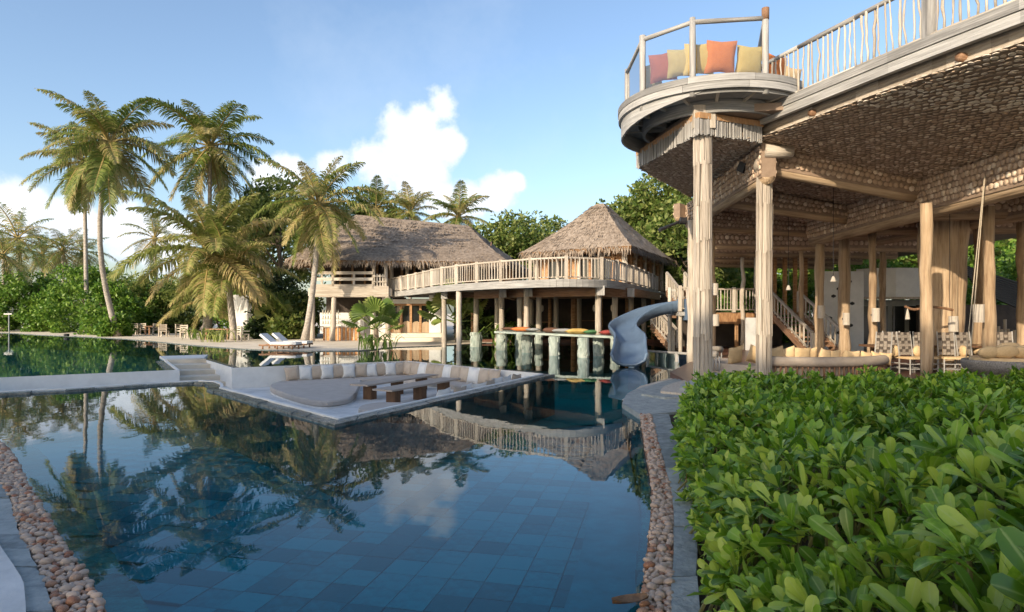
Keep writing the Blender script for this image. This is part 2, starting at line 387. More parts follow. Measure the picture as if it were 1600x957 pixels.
right_far = [G(1000, 606), G(1060, 590), (6.9, 24), (9.2, 30), (12, 37), (12, 41.5), (4, 42.5)]
shore = [G(760, 537), G(690, 541), G(610, 544), G(560, 549), G(420, 548), G(300, 540), G(190, 530), G(60, 524), G(-40, 520), (-80, 66)]
left_far = [(-80, 30), (-40, 20)]
pool = [xy(p) for p in pri] + [xy(G(972, 628))] + [xy(p) for p in right_far] + [xy(p) for p in smooth_line([Vector((p[0], p[1], 0)) for p in shore], 4)] + left_far + [xy(p) for p in pli[::-1]]
big = [(-1500, -600), (1500, -600), (1500, 2500), (-1500, 2500)]
tag(sheet([big, pool], .04).build('ground', 'sand'), kind='structure')
tag(wallstrip(pool, -1.3, .04, flip=True).build('pool_wall', 'wet_stone'), kind='structure')
floor_o = tag(sheet([pool], -1.2).build('pool_floor', 'basin'), kind='structure')
back_floor = [(-80, 66), (-80, 30), (-40, 21), (-14, 17.5), (-10, 20), (-4, 18), (1, 17), (4.5, 18.9), (6.9, 24), (12, 37), (12, 42), (4, 43), (-1.6, 41), (-8, 34), (-19, 39), (-29, 48), (-49, 62)]
tag(sheet([back_floor], -1.17).build('pool_floor', 'teal_basin'), kind='structure')

# slate tiles on the near pool floor, one by one
tile_me = MB().box((0, 0, 0), (1, 1, .03)).mesh('tile', 'tile')
ta = R(-13); tx, ty = Vector((math.cos(ta), math.sin(ta), 0)), Vector((-math.sin(ta), math.cos(ta), 0))
cand = []
TS = .42
for i in range(-40, 40):
    for j in range(-10, 40):
        c = tx * (i * TS + (j % 2) * .0) + ty * (j * TS) + Vector((0, 4, -1.182))
        if c.y < 4.2 or c.y > 15: continue
        px = 800 + c.x / c.y * F; py = HOR + (CAMH - c.z) / c.y * F
        if px < 120 or px > 1010 or py > 1010: continue
        l = np.interp(py, [650, 957], [-200, 235]) if py > 650 else -200
        if px < l + 40: continue
        cand.append((py, c))
cand.sort(key=lambda q: -q[0])
for py, c in cand[:300]:
    obj('tile', tile_me, floor_o, Matrix.Translation(c + Vector((0, 0, random.uniform(-.004, .004)))) @ Matrix.Rotation(ta + random.gauss(0, .006), 4, 'Z') @ Matrix.Diagonal((TS - .012, TS - .012, 1, 1)))
rest = [np.array(Matrix.Translation(c) @ Matrix.Rotation(ta, 4, 'Z') @ Matrix.Diagonal((TS - .012, TS - .012, 1, 1))) for _, c in cand[300:]]
if rest:
    bv = [v.co[:] for v in tile_me.vertices]; bf = [tuple(p.vertices) for p in tile_me.polygons]
    multi('far_tiles', bv, bf, rest, 'tile', floor_o, kind='stuff')
# underwater ledge along the right edge
ledge = [xy(p) for p in wr] + [(p[0] - .62, p[1] + .05) for p in wr[::-1]]
tag(MB().prism(ledge, -1.3, -.55).build('pool_ledge', 'tile'), kind='structure')

# sunken lounge: outline of its inner face
N0, N1, N2 = (-18, 13.8), G(0, 611, .08), G(312, 594, .08)
E_, D_, C_, B_ = G(530, 652, .08), G(846, 584, .08), G(636, 564, .08), G(362, 575, .08)
A_, A2, F_ = (-12.4, 25.6), (-13.5, 25.0), (-10.75, 20.7)
F0, F00 = (-14.7, 18.1), (-20, 14.9)
near = smooth_line([Vector((*xy(p), 0)) for p in (N0, N1, N2)] + [Vector((-7.0, 15.6, 0))], 4)[:-1]
inner = [xy(p) for p in near] + [(-7.2, 15.9), xy(E_), xy(D_), xy(C_), xy(B_), A_, A2, F_, F0, F00]
def offset(poly, d):
    n = len(poly); out = []
    for i in range(n):
        p, a, b = Vector(poly[i]), Vector(poly[i - 1]), Vector(poly[(i + 1) % n])
        e1, e2 = (p - a).normalized(), (b - p).normalized()
        n1, n2 = Vector((e1.y, -e1.x)), Vector((e2.y, -e2.x)); m = (n1 + n2).normalized()
        out.append(tuple(p + m * d / max(.45, m.dot(n1))))
    return out
outer = offset(inner, .34)
area = sum(inner[i][0] * inner[(i + 1) % len(inner)][1] - inner[(i + 1) % len(inner)][0] * inner[i][1] for i in range(len(inner)))
if area < 0: outer = offset(inner, -.34)
PITZ = -.62
tag(sheet([inner], PITZ).build('lounge_floor', 'worn_plaster'), kind='structure')
tag(wallstrip(inner, -1.2, .078, flip=(area > 0)).build('lounge_wall', 'plaster'), kind='structure')
tag(wallstrip(outer, -1.2, .02, flip=(area < 0)).build('lounge_outer_wall', 'wet_stone'), kind='structure')
rim = tag(sheet([outer, inner], .03).build('lounge_rim', 'wet_stone'), kind='structure')
# plaster lip inside, wet stone pieces outside
mid = offset(inner, .07 if area > 0 else -.07)
lip = MB()
n_ = len(inner)
for i in range(n_):
    j = (i + 1) % n_
    a, b, c, d = inner[i], inner[j], mid[j], mid[i]
    lip.add([(*a, .078), (*b, .078), (*c, .07), (*d, .07), (*c, .02), (*d, .02)], [(0, 1, 2, 3), (3, 2, 4, 5)])
lip.build('plaster_lip', 'plaster', rim)
for i in range(n_):
    j = (i + 1) % n_
    a, b, c, d = (Vector((*q, 0)) for q in (mid[i], mid[j], outer[j], outer[i]))
    if a.y > 22 or a.x < -14.5: continue
    k = max(1, round((b - a).length / .55))
    for q in range(k):
        u, v = (q + .02) / k, (q + .98) / k
        z = .045 + random.uniform(-.008, .012)
        m4 = MB().prism([xy(a.lerp(b, u)), xy(a.lerp(b, v)), xy(d.lerp(c, v) + Vector((random.gauss(0, .015), random.gauss(0, .015), 0))), xy(d.lerp(c, u))], .0, z)
        m4.build('rim_stone', 'wet_stone', rim)
tag(sheet([pool, outer], 0).build('water', 'water'), kind='structure')
# landing and steps at the far end of the sunken walk
land = MB().prism([A_, A2, (-15.2, 27.6), (-13.6, 28.6)], -1.2, .06)
tag(land.build('landing', 'plaster'), kind='structure')
fl = Vector(F_); bl = Vector(xy(B_)); a2 = Vector(A2); a1 = Vector(A_)
st = tag(MB().box((-12.2, 23.6, PITZ + .01), (.2, .2, .02)).build('steps', 'plaster'), kind='structure')
for k in range(5):
    u0, u1 = .18 + k * .165, .18 + (k + 1) * .165 - .004
    q = [xy(fl.lerp(a2, u0)), xy(bl.lerp(a1, u0)), xy(bl.lerp(a1, u1)), xy(fl.lerp(a2, u1))]
    MB().prism(q, PITZ, PITZ + .15 * (k + 1)).build('step', 'sand', st)

# near edges: coping stones, pebble channels, kerb stones, paving
def by_y(a, b):
    y0, y1 = max(a[0].y, b[0].y), min(a[-1].y, b[-1].y)
    def at(L_, t):
        y = y0 + (y1 - y0) * t
        return Vector((float(np.interp(y, [p.y for p in L_], [p.x for p in L_])), y, 0))
    return at
def strip_stones(name, a, b, step, z0, z1, m, parent, jit=.012):
    """stones between two edge lines, each its own piece"""
    n = max(2, int(sum((q - p).length for p, q in zip(a, a[1:])) / step))
    at = by_y(a, b)
    for k in range(n):
        t0, t1 = (k + .012) / n, (k + .988) / n
        tm = (t0 + t1) / 2
        q = [at(a, t0), at(a, tm), at(a, t1), at(b, t1), at(b, tm), at(b, t0)]
        q = [xy(p + Vector((random.gauss(0, jit), random.gauss(0, jit), 0))) for p in q]
        MB().prism(q, z0, z1 + random.uniform(-.008, .008)).build(name, m, parent)
cop = tag(sheet([[xy(p) for p in wr] + [xy(p) for p in pri[::-1]]], -.07).build('pool_edge', 'wet_stone'), kind='structure')
strip_stones('edge_stone', wr[:-4], pri, .42, -.35, -.03, 'wet_stone', cop)
kb = tag(sheet([[xy(p) for p in pro] + [xy(p) for p in cro[::-1]]], .046).build('kerb', 'curb_stone'), kind='structure')
strip_stones('kerb_stone', pro, cro, .95, .0, .12, 'curb_stone', kb, .006)
copl = tag(sheet([[xy(p) for p in wlft[:len(pli)]] + [xy(p) for p in pli[::-1]]], -.07).build('pool_edge', 'wet_stone'), kind='structure')
strip_stones('edge_stone', wlft, pli, .75, -.35, -.03, 'wet_stone', copl)
pvl = tag(sheet([[xy(p) for p in plo] + [xy(p) for p in slo[::-1]]], .046).build('paving', 'curb_stone'), kind='structure')
strip_stones('paving_stone', plo, slo, .62, .0, .11, 'curb_stone', pvl, .008)
low = tag(MB().prism([xy(p) for p in slo] + [(-12, 6), (-3.5, 1.5)], .0, .16).build('plaster_kerb', 'worn_plaster'), kind='structure')
for ln in (pri, pli, pro):
    for q in (MB().add([p_ + Vector((dx, 0, z - p_.z)) for p_ in ln for dx, z in ((-.006, .0), (-.006, .105), (.006, .105), (.006, .0))], [(i * 4 + k, i * 4 + k + 1, i * 4 + k + 5, i * 4 + k + 4) for i in range(len(ln) - 1) for k in range(3)]),):
        tag(q.build('channel_edging', 'brown_beam'), kind='structure')
import bmesh
def ico(sub):
    bm = bmesh.new(); bmesh.ops.create_icosphere(bm, subdivisions=sub, radius=1)
    v = [tuple(x.co) for x in bm.verts]; f = [tuple(q.index for q in p.verts) for p in bm.faces]; bm.free(); return v, f
icv, icf = ico(2)
peb_me = MB().add(icv, icf).mesh('pebble', 'pebble', True)
def pebbles(a, b, n, label, cols=300):
    bed = tag(sheet([[xy(p) for p in a] + [xy(p) for p in b[::-1]]], .048).build('pebble_bed', 'soil'), kind='structure')
    pts = []
    at = by_y(a, b)
    grid = {}
    tries = 0
    while len(pts) < n and tries < n * 30:
        tries += 1
        t = random.random() ** 1.25; s = random.random() * .9 + .05
        p = at(a, t).lerp(at(b, t), s); r = random.choice((.016, .019, .023, .027, .031, .036)) * random.uniform(.9, 1.15)
        lay = 0 if tries < n * 8 else 1
        key = (int(p.x / .09), int(p.y / .09), lay); ok = True
        for dx in (-1, 0, 1):
            for dy in (-1, 0, 1):
                for q, rq in grid.get((key[0] + dx, key[1] + dy, lay), ()):
                    if (q - p).length < (r + rq) * .88: ok = False
        if not ok: continue
        grid.setdefault(key, []).append((p.copy(), r))
        M = Matrix.Translation((p.x, p.y, .06 + r * .5 + lay * .04)) @ Matrix.Rotation(random.uniform(0, 6.3), 4, 'Z') @ Matrix.Rotation(random.gauss(0, .35), 4, 'X') @ Matrix.Diagonal((r * random.uniform(1, 1.45), r, r * random.uniform(.65, .9), 1))
        pts.append((p.length, M))
    vis = [q for q in pts if q[1].translation.y > 3.4]; hid = [q for q in pts if q[1].translation.y <= 3.4]
    vis.sort(key=lambda q: q[0])
    for d, M in vis[:cols]: obj('pebble', peb_me, bed, M)
    multi('small_pebbles', icv, icf, [np.array(M) for _, M in vis[cols:] + hid], 'pebble', bed, kind='stuff', smooth=True)
pebbles(pri, pro, 3400, 'right')
pebbles(pli, plo, 3200, 'left')

# stone landing where the pool edge meets the pavilion, with shallow curved steps
lm = [G(972, 630, .1), G(985, 612, .1), G(1025, 600, .1), G(1075, 586, .1)]
lmo = smooth_line(lm, 5)
edge_l = [xy(p) for p in lmo] + [(5.6, 18.2), (5.6, 13.2), xy(cro[-1]), xy(pri[-1])]
tag(MB().prism(edge_l, -.3, .10).build('stone_landing', 'curb_stone'), kind='structure')
for k in range(3):
    o0 = .45 + k * .55
    q = [xy(p + Vector((o0 * .8, -.0 + .15 * o0, 0))) for p in lmo[3:]] + [(5.7, 18.0), (5.7, 13.6 + .2 * k), (3.2 + .45 * k, 13.4 + .25 * k)]
    tag(MB().prism(q, .08, .145 + .05 * k).build('step', 'pale_wood' if k == 1 else 'curb_stone'), kind='structure')
# hedge bed soil
tag(sheet([[xy(p) for p in cro] + [(3.4, 12.9), (5.4, 12.6), (8, 11.9), (14, 11.0), (14, 1), (1, .6), (.9, 2.3)]], .052).build('soil_bed', 'soil'), kind='structure')
# a curled dry leaf lying on the edge stones
dl = G(985, 948, .12)
o = MB()
V_ = []
for i in range(7):
    t = i / 6 - .5; w = .055 * math.cos(t * 2.6)
    for s in (-1, 0, 1): V_.append((t * .24, s * w, .02 + .03 * abs(s) + .05 * t * t))
o.add(V_, [(i * 3 + s, i * 3 + s + 1, i * 3 + s + 4, i * 3 + s + 3) for i in range(6) for s in (0, 1)])
d_ = o.build('fallen_leaf', 'dry_leaf', None, Matrix.Translation(dl) @ Matrix.Rotation(.3, 4, 'Z'), True)
tag(d_, 'curled brown dead leaf lying on the wet pool edge by the pebbles', 'leaf')

# ================================================================ VEGETATION BUILDERS
def leaf_quads(C, size, up=.3, asp=.5, rng=RNG):
    """diamond leaves at points C"""
    n = len(C); d = rng.normal(size=(n, 3)); d[:, 2] += up * .5; d /= np.linalg.norm(d, axis=1)[:, None]
    nn = rng.normal(size=(n, 3)); nn[:, 2] += up * 2; s = np.cross(d, nn); s /= np.linalg.norm(s, axis=1)[:, None] + 1e-9
    L_ = size * rng.uniform(.65, 1.3, n)[:, None]
    return np.stack([C, C + d * L_ * .55 + s * L_ * asp * .5, C + d * L_, C + d * L_ * .55 - s * L_ * asp * .5], 1)
def clumped(center, rad, nclump, nleaf, rc, rng=RNG, flat=-.55):
    """points in leaf clumps spread over an uneven ellipsoid"""
    u = rng.normal(size=(nclump, 3)); u /= np.linalg.norm(u, axis=1)[:, None]
    u[:, 2] = np.where(u[:, 2] < flat, -u[:, 2] * .6, u[:, 2])
    k = rng.uniform(.55, 1.06, nclump)[:, None] ** .7
    C = np.array(center) + u * k * np.array(rad)
    idx = rng.integers(0, nclump, nleaf)
    w = rng.normal(size=(nleaf, 3)); w /= np.linalg.norm(w, axis=1)[:, None]
    rr = (rc * rng.uniform(.6, 1.35, nclump))[idx][:, None] * rng.uniform(.35, 1, nleaf)[:, None] ** .5
    w[:, 2] *= .75
    return C[idx] + w * rr
def bush(name, label, base, rad, n, leaf, m='leaf_bush', cat='shrub', group=None, nclump=70, rc=.8):
    b = Vector(base); t = thing(name, label, cat, b, group)
    pts = clumped((b.x, b.y, b.z + rad[2] * .42), (rad[0], rad[1], rad[2] * .62), nclump, n, rc, flat=-.8)
    pts[:, 2] = np.maximum(pts[:, 2], b.z + .05)
    quads('foliage', leaf_quads(pts, leaf), m, t, kind='stuff')
    s = MB()
    for k in range(5):
        a = random.uniform(0, 6.3); s.tube([b, b + Vector((math.cos(a) * rad[0] * .2, math.sin(a) * rad[1] * .2, rad[2] * .35)), b + Vector((math.cos(a) * rad[0] * .5, math.sin(a) * rad[1] * .5, rad[2] * .75))], [.09, .06, .03], 5)
    s.build('stem', 'branch', t)
    return t
def tree(name, label, base, h, rad, n, leaf, m='leaf_tree', group=None, nclump=90, rc=1.1):
    b = Vector(base); t = thing(name, label, 'tree', b, group)
    c = b + Vector((0, 0, h - rad[2] * .95))
    tr = MB(); top = c + Vector((random.uniform(-.5, .5), 0, rad[2] * .3))
    tr.tube([b, b.lerp(top, .4) + Vector((random.uniform(-.3, .3), 0, 0)), top], [.16 + h * .018, .12 + h * .012, .06], 8)
    o = tr.build('trunk', 'branch', t, smooth=True)
    for k in range(7):
        a = k * 2.4 + random.random(); s0 = b.lerp(top, random.uniform(.45, .85))
        e = c + Vector((math.cos(a) * rad[0] * .75, math.sin(a) * rad[1] * .75, random.uniform(-.1, .6) * rad[2]))
        MB().tube([s0, s0.lerp(e, .5) + Vector((0, 0, .4)), e], [.11, .07, .03], 5).build('limb', 'branch', o)
    pts = clumped(c, rad, nclump, n, rc)
    quads('crown', leaf_quads(pts, leaf), m, t, kind='stuff')
    return t

FRONDS = {}
def frond_mesh(th0, droop, seed, nl=66, fm='frond'):
    key = (round(th0, 2), round(droop, 2), seed, nl, fm)
    if key in FRONDS: return FRONDS[key]
    rnd = random.Random(seed * 31 + int(th0 * 10)); K = 14
    pts = [Vector((0, 0, 0))]; tang = []
    sway = rnd.uniform(-.25, .25)
    for i in range(K):
        t = (i + .5) / K; a = th0 - droop * t ** 1.25
        d = Vector((math.cos(a), sway * t, math.sin(a))).normalized(); pts.append(pts[-1] + d / K); tang.append(d)
    mb = MB(); mb.tube(pts, [.018 * (1 - .85 * i / K) for i in range(K + 1)], 4, cap=False)
    nr = len(mb.f)
    for i in range(nl):
        t = .13 + .87 * (i + .5) / nl
        x = min(t * K, K - 1e-3); j = int(x); p = pts[j].lerp(pts[j + 1], x - j); tg = tang[j]
        side = tg.cross(Vector((0, 0, 1))).normalized() if abs(tg.z) < .97 else Vector((0, 1, 0))
        if side.dot(Vector((0, -1, 0))) < 0: side = -side
        upv = side.cross(tg); upv = upv if upv.z > 0 else -upv
        ln = .285 * (math.sin(math.pi * min(1, .16 + .80 * t)) ** .6) * (1.1 - .25 * t)
        for s in (-1, 1):
            if rnd.random() < .05: continue
            l = ln * rnd.uniform(.82, 1.12); fw = .42 + .5 * t + rnd.gauss(0, .08)
            d = (side * s + tg * fw + upv * (.3 + rnd.gauss(0, .14))).normalized()
            g = Vector((0, 0, -1))
            d2 = (d + g * (.5 + rnd.uniform(-.15, .3))).normalized(); d3 = (d2 + g * (.75 + rnd.uniform(-.2, .5))).normalized()
            w = .0078 + .003 * rnd.random()
            a0 = p; a1 = p + d * l * .35; a2 = a1 + d2 * l * .35; a3 = a2 + d3 * l * .3
            wv = tg * w
            mb.add([a0 - wv * .5, a0 + wv * .5, a1 + wv, a1 - wv, a2 + wv * .8, a2 - wv * .8, a3], [(0, 1, 2, 3), (3, 2, 4, 5), (5, 4, 6)])
    me = mb.mesh('frond', fm); me.materials.append(MATS['rachis'])
    for k in range(nr): me.polygons[k].material_index = 1
    FRONDS[key] = me; return me
def palm(label, base, top, flen, n=26, group='coconut palms', r=.16, hang=.9, name='coconut_palm', bow=.6, lo=-72, nuts=True, nl=66, fm='frond'):
    b, c = Vector(base), Vector(top); t = thing(name, label, 'palm tree', b, group)
    pts = []; rad = []
    for i in range(9):
        u = i / 8; q = b.lerp(c, u); q.x += bow * math.sin(math.pi * u) * (c.x - b.x + .4) * .25; pts.append(q)
        rad.append(r * (1.0 - .3 * u) * (1.5 if i == 0 else 1.0) * (1 + .04 * (i % 2)))
    MB().tube(pts, rad, 10).build('trunk', 'trunk', t, smooth=True)
    MB().tube([c - Vector((0, 0, .5)), c - Vector((0, 0, .1)), c + Vector((0, 0, .35))], [r * .75, r * 1.5, r * .5], 8).build('crownshaft', 'rachis', t, smooth=True)
    for k in range(n):
        u = k / (n - 1); e = R(84 - (84 - lo) * u ** .95 + random.uniform(-7, 7))
        az = k * 2.39996 + random.uniform(-.3, .3)
        th = round(math.degrees(e) / 12) * 12
        dr = .75 + .55 * min(1, max(0, (90 - th) / 90)) * hang if th > 0 else max(.25, .85 + th / 90 * .6)
        me = frond_mesh(R(th), round(dr, 1), k % 2, nl, fm)
        L_ = flen * random.uniform(.82, 1.1) * (.72 if u < .1 else 1)
        obj('frond', me, t, Matrix.Translation(c + Vector((math.cos(az) * .12, math.sin(az) * .12, .12 - .3 * u))) @ Matrix.Rotation(az, 4, 'Z') @ Matrix.Rotation(random.uniform(-.12, .12), 4, 'X') @ Matrix.Scale(L_, 4))
    if nuts:
        for k in range(6):
            a = k * 1.05; p = c + Vector((math.cos(a) * .32, math.sin(a) * .32, -.32 - .1 * (k % 2)))
            obj('coconut', NUT, t, Matrix.Translation(p) @ Matrix.Diagonal((.12, .12, .15, 1)))
    return t
NUT = MB().add(*ico(2)).mesh('coconut', 'fan_leaf', True)
FAN = None
def fan_mesh():
    mb = MB(); n = 15
    pts = [Vector((.5 * t, 0, .5 * t + .0)) for t in (0, .5, 1)]
    mb.tube([(0, 0, 0), (.3, 0, .36), (.5, 0, .72)], [.02, .015, .012], 4)
    o = Vector((.5, 0, .72)); ax = Vector((.52, 0, .85)).normalized(); sd_ = Vector((0, 1, 0)); nn = ax.cross(sd_)
    vs = [o]
    for i in range(n * 2 + 1):
        a = R(-95 + 190 * i / (n * 2)); r_ = .72 * (1 - .18 * abs(math.sin(a))) * (1 if i % 2 == 0 else .9)
        vs.append(o + (ax * math.cos(a) + sd_ * math.sin(a)) * r_ + nn * ((.035 if i % 2 else -.035) - .12 * math.sin(a) ** 2) + Vector((0, 0, -.1)))
    mb.add(vs, [(0, i, i + 1) for i in range(1, n * 2 + 1)])
    return mb.mesh('leaf', 'fan_leaf')
def fan_palm(label, base, s, n=13):
    global FAN
    FAN = FAN or fan_mesh(); b = Vector(base); t = thing('fan_palm', label, 'palm tree', b)
    MB().tube([b, b + Vector((.03, 0, .35 * s)), b + Vector((0, 0, .75 * s))], [.12 * s, .09 * s, .08 * s], 8).build('trunk', 'branch', t)
    for k in range(n):
        tl = R(-28 + 85 * k / n)
        obj('leaf', FAN, t, Matrix.Translation(b + Vector((0, 0, .7 * s))) @ Matrix.Rotation(k * 2.4, 4, 'Z') @ Matrix.Rotation(tl, 4, 'Y') @ Matrix.Scale(s * random.uniform(.85, 1.1), 4))
    return t
def tuft(name, label, base, n, L_, m='fan_leaf', group=None, spread=.3):
    b = Vector(base); Q = []
    for k in range(n):
        a = random.uniform(0, 6.3); o = b + Vector((random.gauss(0, spread), random.gauss(0, spread * .6), 0)); l = L_ * random.uniform(.6, 1.15)
        d = Vector((math.cos(a), math.sin(a), 0)); s = Vector((-d.y, d.x, 0)) * .03 * L_ * 1.6
        p1 = o + d * l * .25 + Vector((0, 0, l * .6)); p2 = o + d * l * .62 + Vector((0, 0, l * .78)); p3 = o + d * l + Vector((0, 0, l * .5))
        Q += [[o - s * .4, o + s * .4, p1 + s, p1 - s], [p1 - s, p1 + s, p2 + s * .8, p2 - s * .8], [p2 - s * .8, p2 + s * .8, p3 + s * .05, p3 - s * .05]]
    o = quads(name, np.array([[tuple(v) for v in q] for q in Q]), m)
    return tag(o, label, 'plant', group)

# ================================================================ THATCHED HOUSES, WALKWAY, SLIDE
def thatch_roof(parent, faces, dens=17, thick=.3):
    """faces: (eaveA, eaveB, topB, topA), outward, each a bilinear thatch slope with loose straw and a ragged eave"""
    top, und = MB(), MB(); T = []
    for A, B, C, D in faces:
        A, B, C, D = map(Vector, (A, B, C, D))
        nu = max(4, int((B - A).length / .5)); nv = 12
        def S(u, v): return A.lerp(B, u).lerp(D.lerp(C, u), v)
        nrm = (B - A).cross(D - A).normalized()
        if nrm.z < 0: nrm = -nrm
        vs = []
        for j in range(nv + 1):
            for i in range(nu + 1):
                e = 0 if i in (0, nu) or j == nv else 1
                sag = -.25 * math.sin(math.pi * j / nv)
                vs.append(S(i / nu, j / nv) + nrm * (e * random.gauss(0, .035)) + Vector((0, 0, sag * .6)))
        top.add(vs, [(j * (nu + 1) + i, j * (nu + 1) + i + 1, (j + 1) * (nu + 1) + i + 1, (j + 1) * (nu + 1) + i) for j in range(nv) for i in range(nu)])
        und.add([S(i / nu, max(.02, j / nv)) - Vector((0, 0, thick + .2 * math.sin(math.pi * j / nv))) for j in range(nv + 1) for i in range(nu + 1)], [(j * (nu + 1) + i, (j + 1) * (nu + 1) + i, (j + 1) * (nu + 1) + i + 1, j * (nu + 1) + i + 1) for j in range(nv) for i in range(nu)])
        und.add([S(0, 0), S(1, 0), S(1, .02) - Vector((0, 0, thick)), S(0, .02) - Vector((0, 0, thick))], [(3, 2, 1, 0)])
        ar = (B - A).length * (D.lerp(C, .5) - A.lerp(B, .5)).length
        n = int(ar * dens)
        us, vv = RNG.random(n), RNG.random(n)
        vv = np.floor(vv * 14) / 14 + RNG.random(n) * .03
        for u, v in zip(us, vv):
            p = S(u, v) + Vector((0, 0, -.15 * math.sin(math.pi * min(1, v)))); dn = (S(u, 0) - S(u, 1)).normalized(); sd_ = (B - A).normalized()
            dn = (dn + sd_ * random.gauss(0, .16)).normalized(); w = random.uniform(.02, .06); l = random.uniform(.2, .42)
            p = p + nrm * .03
            e = p + dn * l + nrm * random.uniform(.0, .035)
            T.append((p - sd_ * w, p + sd_ * w, e + sd_ * w * .3, e - sd_ * w * .3))
        for k in range(int((B - A).length * 42)):
            u = random.random(); p = S(u, random.uniform(-.005, .03)) + Vector((0, 0, random.uniform(-.2, .05))); sd_ = (B - A).normalized()
            dn = ((S(u, 0) - S(u, 1)).normalized() * random.uniform(.2, .8) + Vector((0, 0, -.6)) + sd_ * random.gauss(0, .18)).normalized()
            w = random.uniform(.02, .05); l = random.uniform(.2, .55)
            e = p + dn * l
            T.append((p - sd_ * w, p + sd_ * w, e + sd_ * w * .2, e - sd_ * w * .2))
    r_ = top.build('roof', 'thatch', parent, smooth=True)
    und.build('roof_lining', 'thatch_under', r_)
    quads('straw', np.array([[tuple(v) for v in q] for q in T]), 'thatch', r_, kind='stuff')
    return r_
def rail_run(parent, pts, h, m, bal=.16, post_every=8, br=.022, pr=.07, skip_bal=False, top_r=.05, zoff=0., mid=True, square=True):
    """posts, top and bottom rail and single balusters along a line of points at deck height"""
    line = resample([Vector(p) for p in pts], bal)
    for i, p in enumerate(line):
        if i % post_every == 0 or i == len(line) - 1:
            beam('post', p, p + Vector((0, 0, h + .08)), pr * 2, pr * 2, m, parent) if square else log('post', p, p + Vector((0, 0, h + .08)), pr, m, parent, n=8)
        elif not skip_bal:
            log('baluster', p + Vector((0, 0, .1)), p + Vector((random.gauss(0, .012), 0, h)), br, m, parent, n=5, wob=.1, seg=2)
    for a in range(0, len(line) - 1, post_every):
        b = min(a + post_every, len(line) - 1)
        if (line[b] - line[a]).length < .05: continue
        beam('handrail', line[a] + Vector((0, 0, h)), line[b] + Vector((0, 0, h)), top_r * 2, top_r * 1.5, m, parent)
        if mid: beam('bottom_rail', line[a] + Vector((0, 0, .12)), line[b] + Vector((0, 0, .12)), top_r, top_r, m, parent)

# ---- long two-storey house
hA = thing('thatched_house', 'long two-storey wooden house with a broad grey thatched roof and open veranda', 'house', (-8, 46, .04))
FL, FR, BR_, BL_ = (-15.0, 42.3, 5.45), (-.2, 43.0, 5.35), (2.2, 56, 5.3), (-14.8, 55, 5.4)
R1, R2 = (-11.7, 48, 9.3), (-3.4, 50, 8.75)
thatch_roof(hA, [(FL, FR, R2, R1), (FR, BR_, R2, R2), (BR_, BL_, R1, R2), (BL_, FL, R1, R1)])
z1 = 3.55
def X(px, y): return (px - 800) / F * y
yf = 43.0
MB().box((-10.9, 45.6, 3.32), (5.6, 5.2, .5)).build('veranda_floor', 'pale_wood', hA)
MB().box((-3.9, 47.6, 3.3), (8.4, 6, .28)).build('upper_floor', 'pale_wood', hA)
beam('edge_beam', (X(488, yf), yf - .12, 3.36), (X(608, yf), yf - .12, 3.36), .16, .72, 'pale_wood', hA)
for px in (488, 520, 583, 606):
    log('post', (X(px, yf), yf, .04), (X(px + (2 if px == 520 else 0), yf), yf, 3.0), .17, 'pale_wood', hA, wob=.06)
for px in (490, 521, 584, 603, 612, 636, 660):
    yy = yf + .1 if px < 607 else 44.6
    log('upper_post', (X(px, yy), yy, 3.5), (X(px, yy), yy, 5.45), .13, 'pale_wood', hA)
for a, b in ((491, 520), (522, 583)):
    for z in (3.75, 4.2, 4.62):
        beam('rail', (X(a, yf), yf - .05, z), (X(b, yf), yf - .05, z), .08, .2, 'pale_wood', hA)
for px in (503, 553): beam('rail_post', (X(px, yf), yf, 3.6), (X(px, yf), yf, 4.6), .14, .1, 'pale_wood', hA)
for k in range(5): beam('lattice_slat', (X(585 + k * 4.4, yf), yf, 3.6), (X(585 + k * 4.4, yf), yf, 4.55), .09, .05, 'pale_wood', hA)
for z in (3.7, 4.02, 4.4): beam('lattice_rail', (X(584, yf), yf - .07, z), (X(605, yf), yf - .07, z), .05, .1, 'pale_wood', hA)
# upper rooms behind the veranda
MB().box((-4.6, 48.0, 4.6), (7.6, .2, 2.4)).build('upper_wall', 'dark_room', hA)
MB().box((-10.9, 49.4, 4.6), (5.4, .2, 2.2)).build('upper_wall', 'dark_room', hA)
for k in range(9):
    x = -8.2 + k * .92
    beam('window_post', (x, 47.7, 3.45), (x, 47.7, 5.75), .16, .14, 'warm_wood', hA)
    if k % 3 == 1: MB().box((x + .46, 47.75, 4.7), (.7, .05, 1.9)).build('window', 'window_glass', hA)
    if k % 3 == 2: MB().box((x + .46, 47.78, 4.4), (.75, .06, 1.6)).build('panel', 'warm_wood', hA)
for k in range(6): beam('wall_post', (-13.2 + k * .95, 49.2, 3.5), (-13.2 + k * .95, 49.2, 5.7), .14, .12, 'warm_wood', hA)
beam('eave_beam', (-13.6, 43.0, 5.35), (-.9, 44.9, 5.3), .18, .22, 'brown_beam', hA)
for k in range(14):
    p = Vector((-13.4 + k * .9, 43.1 + k * .13, 5.2)); log('rafter', p, p + Vector((.15, 3.6, 2.1)), .05, 'brown_beam', hA, n=6)
